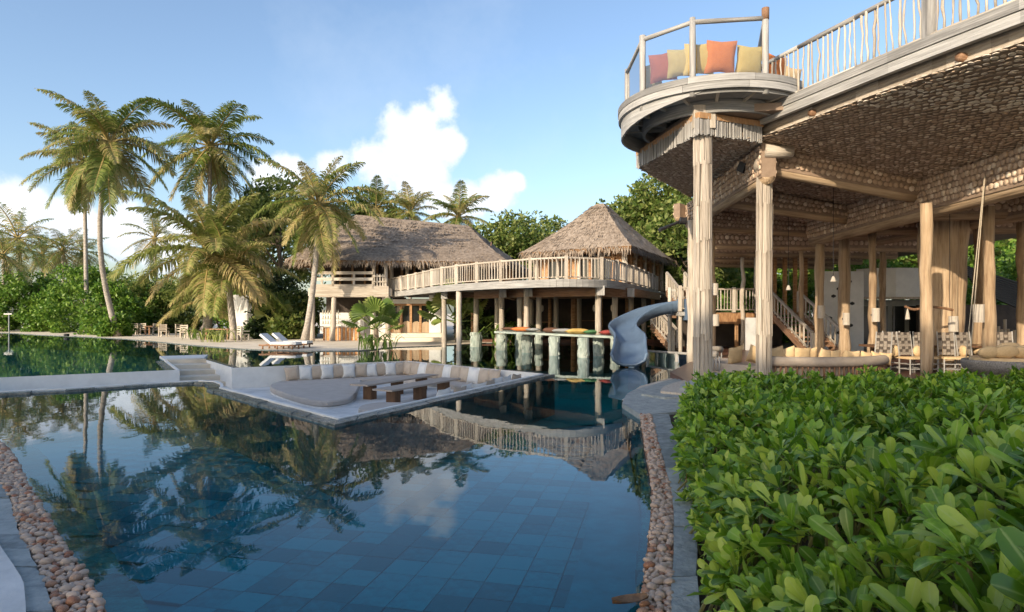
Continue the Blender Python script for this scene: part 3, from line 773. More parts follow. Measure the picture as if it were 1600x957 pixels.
# ground floor: folding doors with wooden frames, base steps, white pier
yd = 44.2
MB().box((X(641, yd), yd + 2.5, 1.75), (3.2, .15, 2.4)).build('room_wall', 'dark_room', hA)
MB().box((X(641, yd), yd + .1, 2.72), (3.0, .3, .3)).build('lintel', 'plaster', hA)
MB().box((X(641, yd), yd + .02, 2.5), (2.9, .2, .12)).build('door_head', 'warm_wood', hA)
for k in range(5): beam('door_frame', (X(612 + k * 15, yd), yd, .55), (X(612 + k * 15, yd), yd, 2.45), .16, .12, 'warm_wood', hA)
for k in range(4):
    d = MB().box((X(619.5 + k * 15, yd), yd + .06, 1.7), (.52, .04, 1.45)).build('door', 'window_glass', hA)
    hh = [.62, .72, .7, .68][k]
    MB().add([(X(613.5 + k * 15, yd), yd - .01, .57), (X(625.5 + k * 15, yd), yd - .01, .57), (X(625.5 + k * 15, yd), yd - .01, .57 + hh), (X(622 + k * 15, yd), yd - .01, .66 + hh), (X(617 + k * 15, yd), yd - .01, .62 + hh), (X(613.5 + k * 15, yd), yd - .01, .5 + hh)], [(0, 1, 2, 3, 4, 5)]).build('door_panel', 'warm_post', d)
MB().box((X(645, yd), yd - .55, .3), (4.3, 1.3, .52)).build('base', 'sand', hA)
MB().box((X(645, yd), yd - 1.6, .17), (4.6, .9, .26)).build('base_step', 'sand', hA)
MB().box((X(680, yd), yd + .4, 1.6), (.8, 1.2, 3.1)).build('pier', 'plaster', hA)
MB().box((X(603, yd), yd + .6, 1.6), (.5, 1.2, 3.1)).build('pier', 'plaster', hA)
# bar under the veranda
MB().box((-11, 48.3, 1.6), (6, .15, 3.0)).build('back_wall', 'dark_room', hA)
MB().box((X(535, 46.6), 46.6, 1.2), (3.2, .25, 1.5)).build('low_wall', 'plaster', hA)
MB().box((X(560, 48), 47.2, .9), (4.0, .1, 1.6)).build('rear_panel', 'plaster', hA)
bc = thing('bar_counter', 'orange patterned bar counter standing under the veranda of the long house', 'bar', (X(534, 44), 44, .04))
MB().box((X(534, 44), 44.0, .5), (2.4, .6, .9)).build('front', 'orange_panel', bc)
MB().box((X(534, 44), 43.95, .99), (2.7, .8, .08)).build('counter_top', 'pale_wood', bc)
for k in range(9): beam('batten', (X(509 + k * 6.3, 43.68), 43.68, .05), (X(509 + k * 6.3, 43.68), 43.68, .95), .07, .03, 'pale_wood', bc)
sh = thing('bottle_shelf', 'pale shelf of small bottles behind the bar counter', 'shelf', (X(517, 45.2), 45.2, 1.0))
for z in (1.15, 1.5, 1.85): MB().box((X(517, 45.2), 45.2, z), (1.3, .3, .05)).build('board', 'pale_wood', sh)
bt = MB().tube([(0, 0, 0), (0, 0, .16), (0, 0, .2), (0, 0, .28)], [.045, .045, .02, .018], 7).mesh('bottle', 'bottle', True)
for z in (1.175, 1.525, 1.875):
    for k in range(7): 
        o = obj('bottle', bt, None, Matrix.Translation((X(505 + k * 4, 45.2), 45.15, z)))
        tag(o, 'small bottle on the bar shelf under the veranda', 'bottle', 'bottles on the bar shelf')

# ---- hut with pyramid thatch on the upper deck
hB = thing('thatched_hut', 'square wooden hut with a pyramid thatched roof standing on the raised deck', 'hut', (5.9, 41.5, 3.35))
fl_, fr_, br_, bl_, ap = (.5, 39.4, 5.62), (6.6, 35.4, 5.66), (11.3, 44.3, 5.5), (5.2, 48.5, 5.5), Vector((5.75, 41.3, 8.95))
apx = [tuple(ap + Vector(q)) for q in ((-.35, 0, 0), (.1, -.3, 0), (.35, .1, 0), (0, .3, 0))]
thatch_roof(hB, [(fl_, fr_, apx[1], apx[0]), (fr_, br_, apx[2], apx[1]), (br_, bl_, apx[3], apx[2]), (bl_, fl_, apx[0], apx[3])])
cen = Vector((5.9, 41.9, 0))
crn = [cen + (Vector((*q[:2], 0)) - cen) * .80 for q in (fl_, fr_, br_, bl_)]
for i in range(4):
    a, b = crn[i], crn[(i + 1) % 4]
    n = 8; dark = i in (0, 3)
    z0 = Vector((0, 0, 3.4)); z9 = Vector((0, 0, 5.75))
    for k in range(n):
        u, v = k / n, (k + 1) / n; p, q = a.lerp(b, u), a.lerp(b, v)
        log('wall_post', p + z0, p + z9, .12 if k else .17, 'pale_wood' if k % 2 == 0 else 'warm_wood', hB)
        mid_ = p.lerp(q, .5); M = Matrix.Translation((mid_.x, mid_.y, 4.55)) @ Matrix.Rotation(math.atan2((q - p).y, (q - p).x), 4, 'Z')
        glassy = dark and k in (1, 2, 4, 5, 6) 
        MB().box((0, .1, 0), ((q - p).length - .12, .05, 2.2)).build('window' if glassy else 'wall_panel', 'window_glass' if glassy else 'warm_wood', hB, M)
    beam('wall_plate', a + Vector((0, 0, 5.55)), b + Vector((0, 0, 5.55)), .2, .24, 'warm_wood', hB)
    if i < 2: beam('lintel', a + Vector((0, 0, 5.15)) , b + Vector((0, 0, 5.15)), .14, .12, 'warm_wood', hB)

# ---- curved raised walkway
DZ = 3.35
fe = []
for px, py in ((606, 458), (650, 452.5), (695, 446.5), (760, 442), (820, 439), (880, 437), (935, 438), (965, 441), (1000, 448.5), (1028, 456)):
    y = (DZ - CAMH) * F / (HOR - py); fe.append(Vector(((px - 800) / F * y, y, DZ)))
fe = smooth_line(fe, 6)
dk = thing('raised_walkway', 'curved raised timber walkway on posts joining the two thatched buildings', 'walkway', (1, 33, 0))
back = [(11.8, 46.5), (2.5, 49.5), (.2, 44.8), (-7.8, 45.2)]
MB().prism([xy(p) for p in fe] + back, DZ - .14, DZ).build('deck', 'grey_wood', dk)
fas = MB()
for a, b in zip(fe, fe[1:]):
    n_v = Vector(((b - a).y, -(b - a).x, 0)).normalized() * .06
    q = [a + n_v, b + n_v, b, a]
    fas.add([p + Vector((0, 0, z)) for z in (-.32, .02) for p in q], [(0, 1, 5, 4), (4, 5, 6, 7), (3, 2, 1, 0)])
fas.build('fascia', 'grey_plank', dk)
ra = thing('walkway_railing', 'weathered baluster railing following the curved edge of the raised walkway', 'railing', (1, 30, DZ))
rail_run(ra, [p + Vector((0, .12, 0)) for p in fe], .95, 'pale_wood', bal=.2, post_every=9, br=.03, pr=.075, top_r=.05)
# posts and stone piers in the water
ORD = ['first', 'second', 'third', 'fourth', 'fifth', 'sixth', 'seventh', 'eighth', 'ninth', 'tenth', 'eleventh', 'twelfth', 'thirteenth']
pier_px = [(744, 542, 9), (784, 547.5, 8.5), (812, 546, 6.5), (823, 551, 8), (842, 546, 6), (866, 556, 8), (912, 559, 8.5), (935, 556.5, 8), (961, 550, 7)]
for i, (px, py, hw) in enumerate(pier_px):
    b = G(px, py); r_ = hw / F * b.y; hgt = .84 + random.uniform(-.04, .04)
    t = thing('stone_pier', ORD[i] + ' round stone pier in the pool counting from the tall fan palm', 'pier', (b.x, b.y, -1.2), 'stone piers in the pool')
    rows = 5
    vs = MB()
    pts = [(b.x, b.y, -1.2), (b.x, b.y, 0), (b.x, b.y, .3), (b.x, b.y, .6), (b.x, b.y, hgt)]
    vs.tube(pts, [r_, r_, r_ * 1.03, r_ * .99, r_], 14).build('shaft', 'pier_stone', t, smooth=False)
    for k in range(16):
        a = random.uniform(0, 6.3); zz = random.uniform(.08, hgt - .1)
        MB().box((0, 0, 0), (.05, r_ * random.uniform(.4, .7), random.uniform(.1, .22))).build('facing_stone', 'pier_stone', t, Matrix.Translation((b.x + math.cos(a) * r_, b.y + math.sin(a) * r_, zz)) @ Matrix.Rotation(a, 4, 'Z'))
    if px not in (866, 912):
        log('post', (b.x, b.y, hgt), (b.x, b.y, DZ - .25), .15, 'pale_wood', dk, wob=.05)
for px, py in ((694, 543), (717, 549)):
    b = G(px, py); log('post', (b.x, b.y, -1.2), (b.x, b.y, DZ - .25), .14, 'pale_wood', dk, wob=.05)
for px, y in ((777, 37), (869, 36.5), (896, 37.5), (986, 35), (1006, 39), (905, 41), (830, 40)):
    log('post', (X(px, y), y, -1.2), (X(px, y), y, DZ - .2), .15, 'pale_wood' if px != 896 else 'warm_wood', dk)
def under(px0, y0, px1, y1, z, h, w, m='brown_beam'):
    beam('girder', (X(px0, y0), y0, z), (X(px1, y1), y1, z), w, h, m, dk)
under(744, 35.6, 826, 31.8, 2.92, .42, .3); under(826, 31.3, 938, 28.6, 2.9, .46, .32); under(938, 29.2, 985, 31.5, 2.9, .46, .3)
under(690, 36.4, 746, 36.2, 2.95, .3, .25); under(790, 37.5, 985, 37.5, 2.9, .3, .3); under(985, 32.2, 1028, 40, 2.95, .4, .3)
for px, y in ((826, 30.6), (937, 28.3), (984, 31.0), (695, 35.0), (786, 32.2)):
    beam('joist', (X(px, y), y - .25, 2.9), (X(px, y) + .6, y + 8, 2.9), .26, .36, 'brown_beam', dk)
    MB().box((X(px, y), y - .28, 2.9), (.34, .06, .42)).build('beam_end', 'grey_wood', dk)
# room under the hut
ur = thing('lower_room', 'dark open timber room under the raised hut behind the posts', 'room', (5, 42, 0))
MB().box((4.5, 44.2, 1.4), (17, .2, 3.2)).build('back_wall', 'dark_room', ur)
MB().box((5, 42.9, .1), (14, 2.6, .2)).build('floor', 'floor_wood', ur)
for k in range(8):
    x = -2.6 + k * 1.7; log('post', (x, 42.3, .15), (x, 42.3, 3.1), .12, 'warm_wood', ur)
for k in range(4): beam('shelf', (-1 + k * 2.6, 43.9, 1.2 + .1 * k), (.6 + k * 2.6, 43.9, 1.2 + .1 * k), .3, .06, 'brown_beam', ur)
for k, (px, y) in enumerate(((930, 33), (958, 33.2), (846, 35), (815, 35.2))):
    t = thing('lantern', 'small woven lantern hanging under the raised walkway', 'lantern', (X(px, y), y, 2.2), 'lanterns under the walkway')
    MB().tube([(X(px, y), y, 2.35), (X(px, y), y, 2.95)], .012, 4).build('cord', 'metal_black', t)
    MB().tube([(X(px, y), y, 2.0), (X(px, y), y, 2.1), (X(px, y), y, 2.3), (X(px, y), y, 2.36)], [.09, .13, .12, .05], 8).build('shade', 'paper', t, smooth=True)
# long bench platform on the piers with floor cushions
a, b = P(778, 519, 31.2), P(966, 527, 27.6)
pf = thing('bench_platform', 'long grey-green plank platform resting on the stone piers over the pool', 'platform', (a + b) / 2)
for k in range(5):
    off = Vector((.12, .34, 0)) * (k - .6)
    beam('plank', a + off, b + off, .33, .09, 'pier_stone', pf)
cols = [('fab_brown', .10, 'flat brown floor cushion'), ('fab_orange', .2, 'flat dull orange floor cushion'), ('fab_grey', .30, 'flat grey floor cushion'), ('fab_brown', .46, 'plump dark brown floor cushion'), ('fab_grey', .56, 'pale grey rounded floor cushion'), ('fab_yellow', .68, 'yellow ochre floor cushion'), ('fab_green', .80, 'bright green floor cushion'), ('fab_red', .92, 'bright red floor cushion')]
# cushions
def cushion_mesh(name, m, w, h, d, puff=1.):
    mb = MB(); n = 10
    vs = []
    for s in (-1, 1):
        for j in range(n + 1):
            for i in range(n + 1):
                u, v = i / n * 2 - 1, j / n * 2 - 1
                k = (1 - abs(u) ** 2.6) * (1 - abs(v) ** 2.6)
                pinch = 1 - .10 * (1 - abs(u)) * abs(v) ** 3 - .0
                pinch2 = 1 - .10 * (1 - abs(v)) * abs(u) ** 3
                z = s * d * .5 * (k ** .55) * puff + random.gauss(0, .004)
                vs.append((u * w / 2 * pinch2, z, v * h / 2 * pinch))
    m_ = (n + 1) ** 2
    fs = [(j * (n + 1) + i, j * (n + 1) + i + 1, (j + 1) * (n + 1) + i + 1, (j + 1) * (n + 1) + i) for j in range(n) for i in range(n)]
    fs += [tuple(m_ + q for q in f[::-1]) for f in fs]
    return mb.add(vs, fs).mesh(name, m, True)
CUSH = {}
def cushion(m, pos, rz, lean, w=.5, h=.5, d=.2, label='', group=None, roll=0., name='cushion'):
    key = (m, w, h, d)
    if key not in CUSH: CUSH[key] = cushion_mesh(name, m, w, h, d)
    # stands on its lower edge at pos, leaning back by `lean`
    M = Matrix.Translation(pos) @ Matrix.Rotation(rz, 4, 'Z') @ Matrix.Rotation(-lean, 4, 'X') @ Matrix.Rotation(roll, 4, 'Y') @ Matrix.Translation((0, 0, h / 2 * .93))
    return tag(obj(name, CUSH[key], None, M), label, 'cushion', group)
for i, (m, t_, lb) in enumerate(cols):
    p = a.lerp(b, t_) + Vector((.1, .35, .05 + .12))
    o = obj('floor_cushion', cushion_mesh('floor_cushion', m, [.8, 1.0, .7, .85, 1.05, 1.1, .8, .75][i], .6, [.16, .2, .14, .26, .2, .26, .18, .22][i]), None, Matrix.Translation(p) @ Matrix.Rotation(-.6 + .2 * i, 4, 'Z') @ Matrix.Rotation(R(90), 4, 'X'))
    tag(o, lb + (' by the near edge' if False else ' on the platform over the pool'), 'cushion')

# ---- water slide
sl = thing('water_slide', 'grey-blue moulded water slide curving down into the pool', 'water slide', (4.1, 22.6, 0))
path = [P(1066, 484, 27.6), P(1040, 488, 27.6), P(1012, 496, 27.4), P(985, 510, 26.8), P(973, 522, 25.9), P(979, 532, 24.9), P(984, 545, 24.0), P(984, 560, 23.2), P(983, 572, 22.5)]
path = [Vector(p) for p in path]; path[-1].z = .12; path[-2].z = .33; path[-3].z = .72
path = smooth_line(path, 5)
sec = [(-.58, .50), (-.66, .52), (-.68, .44), (-.60, .15), (-.42, -.04), (-.2, -.09), (0, -.1), (.2, -.09), (.42, -.04), (.60, .15), (.68, .44), (.66, .52), (.58, .50), (.50, .2), (.36, .05), (.18, 0), (0, -.01), (-.18, 0), (-.36, .05), (-.50, .2)]
vs = []; K = len(sec)
for i, p in enumerate(path):
    t = (path[min(i + 1, len(path) - 1)] - path[max(i - 1, 0)]).normalized()
    s = t.cross(Vector((0, 0, 1))).normalized(); u = s.cross(t)
    g = 1.0 if i < len(path) - 8 else 1.0 + .012 * (i - len(path) + 8)
    for x, z in sec: vs.append(p + s * x * (.76 + .14 * min(1, i / len(path) * 1.2)) * g + u * z * (.78 if z > .1 else 1))
fs = [(i * K + k, i * K + (k + 1) % K, (i + 1) * K + (k + 1) % K, (i + 1) * K + k) for i in range(len(path) - 1) for k in range(K)]
fs += [tuple(range(K))[::-1], tuple((len(path) - 1) * K + k for k in range(K))]
MB().add(vs, fs).build('chute', 'slide_plastic', sl, smooth=True)
for i in (4, 13, 22, 31):
    fv = []
    for j in (i, i + 1):
        p = path[i].lerp(path[i + 1], (j - i) * .28); t = (path[i + 1] - path[i - 1]).normalized(); s = t.cross(Vector((0, 0, 1))).normalized(); u = s.cross(t)
        fv += [p + s * x * (.76 + .14 * min(1, i / len(path) * 1.2)) * 1.05 + u * (z * (.8 if z > .1 else 1) - .02) for x, z in sec[:13]]
    MB().add(fv, [(k, k + 1, 14 + k, 13 + k) for k in range(12)]).build('flange', 'slide_plastic', sl)
q = path[22]; MB().tube([(q.x + .5, q.y + .3, -1.2), (q.x + .45, q.y + .2, q.z - .1)], [.28, .2], 10).build('support', 'slide_plastic', sl, smooth=True)
MB().box((P(1066, 484, 27.6)), (.12, 1.5, .9)).build('top_guard', 'slide_plastic', sl)
# tower and stairs by the slide
tw = thing('slide_tower', 'timber stair landing with pale railings at the head of the water slide', 'stairs', (7.3, 28, 0))
p0 = P(1068, 487, 27.8)
MB().box((p0.x + .35, p0.y + .3, p0.z - .1), (1.5, 2.2, .16)).build('landing', 'grey_wood', tw)
for dx, dy in ((-.3, -.6), (1.0, -.6), (-.3, 1.2), (1.0, 1.2)):
    log('post', (p0.x + dx, p0.y + dy, -1.2), (p0.x + dx, p0.y + dy, p0.z + 1.1), .09, 'pale_wood', tw)
rail_run(tw, [p0 + Vector((-.35, -.75, 0)), p0 + Vector((1.1, -.75, 0))], 1.0, 'pale_wood', bal=.13, post_every=12, br=.022)
def stair(parent, top, bot, width, side, steps, m='brown_beam', rm='pale_wood', rail=True):
    """straight flight from top to bot; side = unit vector across"""
    top, bot, side = Vector(top), Vector(bot), Vector(side).normalized()
    for s in (0, 1):
        o_ = side * width * s
        beam('stringer', top + o_ - Vector((0, 0, .1)), bot + o_ - Vector((0, 0, .05)), .09, .3, m, parent)
        if rail:
            h = Vector((0, 0, .95)); beam('handrail', top + o_ + h, bot + o_ + h, .09, .1, rm, parent)
            beam('bottom_rail', top + o_ + h * .2, bot + o_ + h * .2, .06, .06, rm, parent)
            for k in range(steps + 1):
                p = top.lerp(bot, k / steps) + o_
                beam('post' if k in (0, steps) else 'baluster', p, p + h, .12 if k in (0, steps) else .045, .12 if k in (0, steps) else .045, rm, parent)
    for k in range(steps):
        p = top.lerp(bot, (k + .5) / steps); d = (bot - top); d.z = 0; d.normalize()
        M = Matrix.Translation(p + side * width / 2) @ Matrix((d, side, Vector((0, 0, 1)))).transposed().to_4x4()
        MB().box((0, 0, 0), (.3, width - .1, .05)).build('tread', m, parent, M)
stair(tw, P(1042, 455, 33), P(1064, 487, 29), .95, (1, .1, 0), 9)
stair(tw, P(1018, 508, 33), P(1052, 549, 29.5), .9, (.5, 1, 0), 8)
lw = thing('pool_railing', 'low glass and timber barrier over the water behind the slide', 'railing', (7, 26, 0))
pa, pb = P(1012, 549, 27), P(1074, 553, 24.5)
log('top_rail', pa, pb, .05, 'grey_wood', lw)
for t_ in (0, .75): 
    p = pa.lerp(pb, t_); log('post', (p.x, p.y, -1.2), p + Vector((0, 0, .05)), .07, 'grey_wood', lw)
MB().add([pa, pb, pb - Vector((0, 0, .62)), pa - Vector((0, 0, .62))], [(0, 1, 2, 3)]).build('glass_panel', 'clear_glass', lw)

# ================================================================ OPEN PAVILION
pav = thing('pavilion', 'large open timber pavilion with log posts and a ceiling of sawn log slices', 'pavilion', (9, 18, .1))
FZ = .2
FE0, FE1 = Vector((6.1, 16.4, 0)), Vector((8.32, 10.4, 0))
edge_pts = smooth_line([FE0, Vector((7.45, 12.55, 0)), FE1, Vector((9.6, 7.4, 0)), Vector((11.2, 4.5, 0))], 8)
def xF(y):
    ys = [p.y for p in edge_pts][::-1]; xs = [p.x for p in edge_pts][::-1]
    return float(np.interp(y, ys, xs))
def xL(y): return float(np.interp(y, [16.4, 19, 24.5, 30, 36, 40], [6.1, 6.2, 6.85, 8.4, 10.1, 11.2]))
BX = 10.75
def ceil(x, y):
    if y <= 16.4: x0, zl = xF(y), 6.32
    else: x0 = xL(y); zl = float(np.interp(y, [16.4, 25, 40], [6.32, 5.75, 5.3]))
    u = min(1., max(0., (x - x0) / (BX - x0)))
    return zl + (float(np.interp(y, [10, 25, 40], [5.35, 5.25, 5.1])) - zl) * u
MB().prism([(4.3, 15.0), (5.6, 12.9), (8, 12.3), (12, 11.8), (24, 10.8), (24, 42), (9.2, 42), (9.2, 31), (7.0, 24.2), (4.6, 18.6)], -.6, FZ).build('floor', 'floor_wood', pav)
# ceiling sheet
cv, cf = [], []
ys = [4.6 + k * .6 for k in range(60)]
for y in ys:
    x0 = xF(y) if y <= 16.4 else xL(y)
    for k in range(15):
        x = x0 + (BX - x0) * k / 8 if k <= 8 else BX + (k - 8) * 1.9
        cv.append((x, y, ceil(x, y)))
for j in range(len(ys) - 1):
    for k in range(14): cf.append((j * 15 + k, j * 15 + k + 1, (j + 1) * 15 + k + 1, (j + 1) * 15 + k))
cl = MB().add(cv, cf).build('ceiling', 'ceiling_board', pav)
# corner soffit under the round platform
SZ = 6.24
SC = [(3.72, 19.0), (4.45, 15.25), (6.25, 16.0), (6.6, 17), (6.7, 24.0)]
MB().prism(SC, SZ, SZ + .12).build('corner_soffit', 'ceiling_board', pav)
MB().prism([(6.8, 24.0), (3.85, 19.2), (4.5, 15.5), (24, 12), (24, 42), (12, 42)], 6.72, 6.9).build('upper_floor', 'ceiling_board', pav)
# log slices
dv = [(math.cos(a), math.sin(a), 0) for a in [2 * math.pi * k / 9 for k in range(9)]]
dv2 = [(x * .94, y * .94, -1) for x, y, z in dv]
dcv = dv + [(x, y, -.8) for x, y, z in dv] + dv2
dcf = [(k, 9 + k, 9 + (k + 1) % 9, (k + 1) % 9) for k in range(9)] + [(9 + k, 18 + k, 18 + (k + 1) % 9, 9 + (k + 1) % 9) for k in range(9)] + [tuple(18 + k for k in range(9))[::-1]]
slice_me = MB().add(dcv, dcf).mesh('log_slice', 'slice')
SL = []
def inpoly(p, poly):
    c = False; n = len(poly)
    for i in range(n):
        a, b = poly[i], poly[i - 1]
        if (a[1] > p[1]) != (b[1] > p[1]) and p[0] < (b[0] - a[0]) * (p[1] - a[1]) / (b[1] - a[1]) + a[0]: c = not c
    return c
def slices(x0, x1, y0, y1, sp, zf, test):
    j = 0; y = y0
    while y < y1:
        x = x0 + (sp / 2 if j % 2 else 0)
        while x < x1:
            px, py_ = x + random.gauss(0, sp * .11), y + random.gauss(0, sp * .11)
            if test(px, py_):
                r_ = sp * random.uniform(.42, .56); th = random.uniform(.008, .018)
                tilt = Matrix.Rotation(random.gauss(0, .1), 4, 'X') @ Matrix.Rotation(random.gauss(0, .13), 4, 'Y')
                SL.append(Matrix.Translation((px, py_, zf(px, py_) - .002)) @ tilt @ Matrix.Rotation(random.uniform(0, 6), 4, 'Z') @ Matrix.Diagonal((r_, r_ * random.uniform(.85, 1), th, 1)))
            x += sp
        y += sp * .87; j += 1
slices(6, BX, 6, 17, .118, ceil, lambda x, y: x > (xF(y) if y <= 16.4 else xL(y)) + .02)
slices(3.7, 6.7, 15.2, 25.2, .125, lambda x, y: SZ, lambda x, y: inpoly((x, y), SC))
slices(6.2, BX, 17, 26, .145, ceil, lambda x, y: x > xL(y))
slices(BX, 19, 8, 24, .21, ceil, lambda x, y: x / y < .95)
slices(6.4, 19, 26, 38, .27, ceil, lambda x, y: x > xL(y))
def face_slices(p0, p1, z0a, z1a, z0b, z1b, nrm, sp=.135):
    """slices cladding a vertical face from p0 to p1"""
    p0, p1, nrm = Vector(p0), Vector(p1), Vector(nrm).normalized(); L_ = (p1 - p0).length
    nx = int(L_ / sp)
    for i in range(nx):
        u = (i + .5) / nx; lo, hi = z0a + (z0b - z0a) * u, z1a + (z1b - z1a) * u
        nz_ = max(1, int((hi - lo) / (sp * .92)))
        for j in range(nz_):
            p = p0.lerp(p1, u + (.5 / nx if j % 2 else 0)); p.z = lo + (j + .5) / nz_ * (hi - lo)
            p += Vector((random.gauss(0, .008), random.gauss(0, .008), random.gauss(0, .008)))
            q = (-nrm).to_track_quat('Z', 'Y').to_matrix().to_4x4(); r_ = sp * random.uniform(.42, .52)
            SL.append(Matrix.Translation(p) @ q @ Matrix.Rotation(random.uniform(0, 6), 4, 'Z') @ Matrix.Diagonal((r_, r_, random.uniform(.02, .05), 1)))
def clad_beam(p0, p1, h0, h1, w=.34, faces=(1,), sp=.135):
    """girder with log at the bottom, its sides clad with slices; p = bottom points"""
    p0, p1 = Vector(p0), Vector(p1); d = (p1 - p0).normalized(); s = Vector((-d.y, d.x, 0)).normalized()
    v = []
    for p, h in ((p0, h0), (p1, h1)):
        for k, z in ((-1, 0.1), (1, 0.1), (1, h), (-1, h)): v.append(p + s * k * w / 2 + Vector((0, 0, z)))
    MB().add(v, [(0, 1, 5, 4), (1, 2, 6, 5), (2, 3, 7, 6), (3, 0, 4, 7), (3, 2, 1, 0), (4, 5, 6, 7)]).build('girder', 'ceiling_board', pav)
    log('girder_log', p0 + Vector((0, 0, .1)), p1 + Vector((0, 0, .1)), w * .46, 'warm_post', pav, n=12, wob=.03)
    for k in faces:
        o_ = s * k * w / 2
        face_slices(p0 + o_, p1 + o_, p0.z + .17, p0.z + h0, p1.z + .17, p1.z + h1, s * k, sp)
clad_beam((BX, 9.5, 4.48), (BX, 22.8, 4.38), .9, .9, .42, (1, -1))
clad_beam((6.5, 16.2, 5.25), (6.55, 23.6, 5.05), .95, .8, .36, (1, -1))
clad_beam((6.5, 16.75, 5.6), (BX - .2, 16.75, 4.85), .7, .5, .34, (-1,))
clad_beam((6.6, 20.2, 5.3), (BX - .2, 20.2, 4.75), .7, .5, .32, (-1,))
clad_beam((6.6, 23.8, 5.0), (14, 23.8, 4.6), .7, .6, .32, (-1,))
for k, y in enumerate((27, 30, 33, 36)): clad_beam((xL(y) + .05, y, 4.65 - .03 * k), (18, y, 4.5 - .03 * k), .75, .7, .32, (-1,), .2)
clad_beam((BX + .2, 17.8, 4.5), (17.5, 16.2, 4.5), .8, .8, .34, (-1,), .17)
clad_beam((BX + .2, 21.0, 4.5), (17.5, 20.4, 4.5), .8, .8, .34, (-1,), .17)
clad_beam((13.6, 12.5, 4.4), (13.2, 23, 4.4), .9, .9, .34, (1,), .17)
clad_beam((6.0, 23.3, 5.3), (6.8, 23.9, 5.15), .6, .6, .28, (1,), .15)
SL.sort(key=lambda M: (M.translation - Vector((0, 0, CAMH))).length + (0 if 800 < 800 + M.translation.x / M.translation.y * F < 1620 and M.translation.z > 0 and HOR - (M.translation.z - CAMH) / M.translation.y * F > -10 else 100))
for M in SL[:300]: obj('log_slice', slice_me, cl, M)
multi('log_slices', dcv, dcf, [np.array(M) for M in SL[300:]], 'slice', cl, kind='stuff')
# posts
def post(px, y, top, r_, m='bark_post', base=FZ, dx=0., name='post', cap=False):
    x = X(px, y); o = log(name, (x, y, base), (x + dx, y, top), r_, m, pav, n=14, wob=.075, r1=r_ * .9, crook=.012)
    return o
def shaggy(px, y, top, r_, base=.1):
    """post wrapped in split bark staves, each its own piece"""
    x = X(px, y); core = log('post', (x, y, base), (x, y, top), r_ * .9, 'bark_post', pav, n=10, wob=.02)
    z = base
    while z < top - .1:
        h = random.uniform(.7, 1.25); h = min(h, top - z)
        n = 13
        for k in range(n):
            a = 2 * math.pi * (k + random.uniform(-.15, .15)) / n
            o_ = Vector((math.cos(a), math.sin(a), 0)) * r_ * random.uniform(.95, 1.04)
            z0, z1_ = z + random.uniform(-.08, .02), min(top, z + h + random.uniform(-.02, .1))
            M = Matrix.Translation((x + o_.x, y + o_.y, max(base, z0))) @ Matrix.Rotation(a, 4, 'Z') @ Matrix.Rotation(random.gauss(0, .012), 4, 'X')
            MB().box((0, 0, (z1_ - max(base, z0)) / 2), (r_ * .16, 2 * math.pi * r_ / n * random.uniform(.85, 1.02), z1_ - max(base, z0))).build('stave', 'bark_post', core, M)
        z += h
    return core
shaggy(1098, 15.6, 6.35, .205)
shaggy(1194, 16.5, 5.65, .18, FZ)
c1 = Vector((X(1096, 15.6), 15.55, 0))
MB().box((c1.x, c1.y - .02, 6.62), (.52, .4, .55)).build('capital', 'pale_wood', pav)
log('capital_log', (X(1194, 16.5) - .1, 16.2, 6.02), (X(1194, 16.5) + .6, 16.25, 5.98), .17, 'bark_post', pav, n=12)
log('capital_ring', (X(1194, 16.5), 16.5, 5.62), (X(1194, 16.5), 16.5, 5.8), .25, 'bark_post', pav, n=12)
post(1081, 22.6, 5.2, .17, 'bark_post', .05); post(1112, 24.5, 5.0, .14, 'warm_post')
post(1447, 15.45, 4.55, .135, 'warm_post', FZ, 0, cap=True)
post(1545, 15.9, 4.55, .14, 'warm_post'); post(1281, 22.4, 4.4, .155, 'warm_post'); post(1319, 23.5, 4.7, .2, 'warm_post')
post(1363, 20.8, 4.55, .13, 'warm_post'); post(1379, 27.2, 4.6, .14, 'warm_post'); post(1532, 19.5, 4.6, .2, 'warm_post'); post(1597, 19, 4.6, .15, 'warm_post')
post(1252, 27, 4.6, .1, 'warm_post'); post(1160, 30.2, 4.6, .1, 'pale_wood'); post(1181, 30.4, 4.6, .09, 'pale_wood')
tk = thing('tree_trunk_column', 'massive bare tree trunk used as a column inside the pavilion', 'column', (X(1473, 19), 19, FZ))
for k in range(7):
    a = k * .9; o_ = Vector((math.cos(a), math.sin(a), 0)) * .24
    b_ = Vector((X(1473, 19), 19, 0)) + o_
    log('trunk_lobe', b_ + Vector((0, 0, FZ)), b_ + o_ * .5 + Vector((0, 0, 4.9)), .27, 'warm_post', tk, n=10, r1=.32)
# upper deck edge: fascia planks, log edge, deck, railing of crooked sticks
UZ = 6.95
up = thing('upper_terrace', 'weathered grey timber terrace edge above the log-slice ceiling', 'terrace', (8, 11, 6.6))
ep = edge_pts
for k in range(0, len(ep) - 1, 8):
    seg_ = ep[k:k + 9]
    for row, (za, zb, o_) in enumerate(((6.60, 6.80, .0), (6.806, 6.985, .03))):
        mb = MB()
        for a, b in zip(seg_, seg_[1:]):
            n_v = Vector((-(b - a).y, (b - a).x, 0)).normalized(); n_v = -n_v if n_v.x > 0 else n_v
            q = [a + n_v * (.1 + o_), b + n_v * (.1 + o_), b + n_v * (-.02), a + n_v * (-.02)]
            mb.add([p + Vector((0, 0, z)) for z in (za, zb) for p in q], [(0, 1, 5, 4), (4, 5, 6, 7), (3, 2, 1, 0), (2, 3, 7, 6), (0, 4, 7, 3), (1, 2, 6, 5)])
        mb.build('fascia_board', 'grey_plank', up)
MB().prism([xy(p) for p in ep] + [(19, 5), (19, 16.4)], 6.86, UZ).build('deck', 'grey_wood', up)
inn = [p + Vector((.22, .1, 0)) for p in ep]
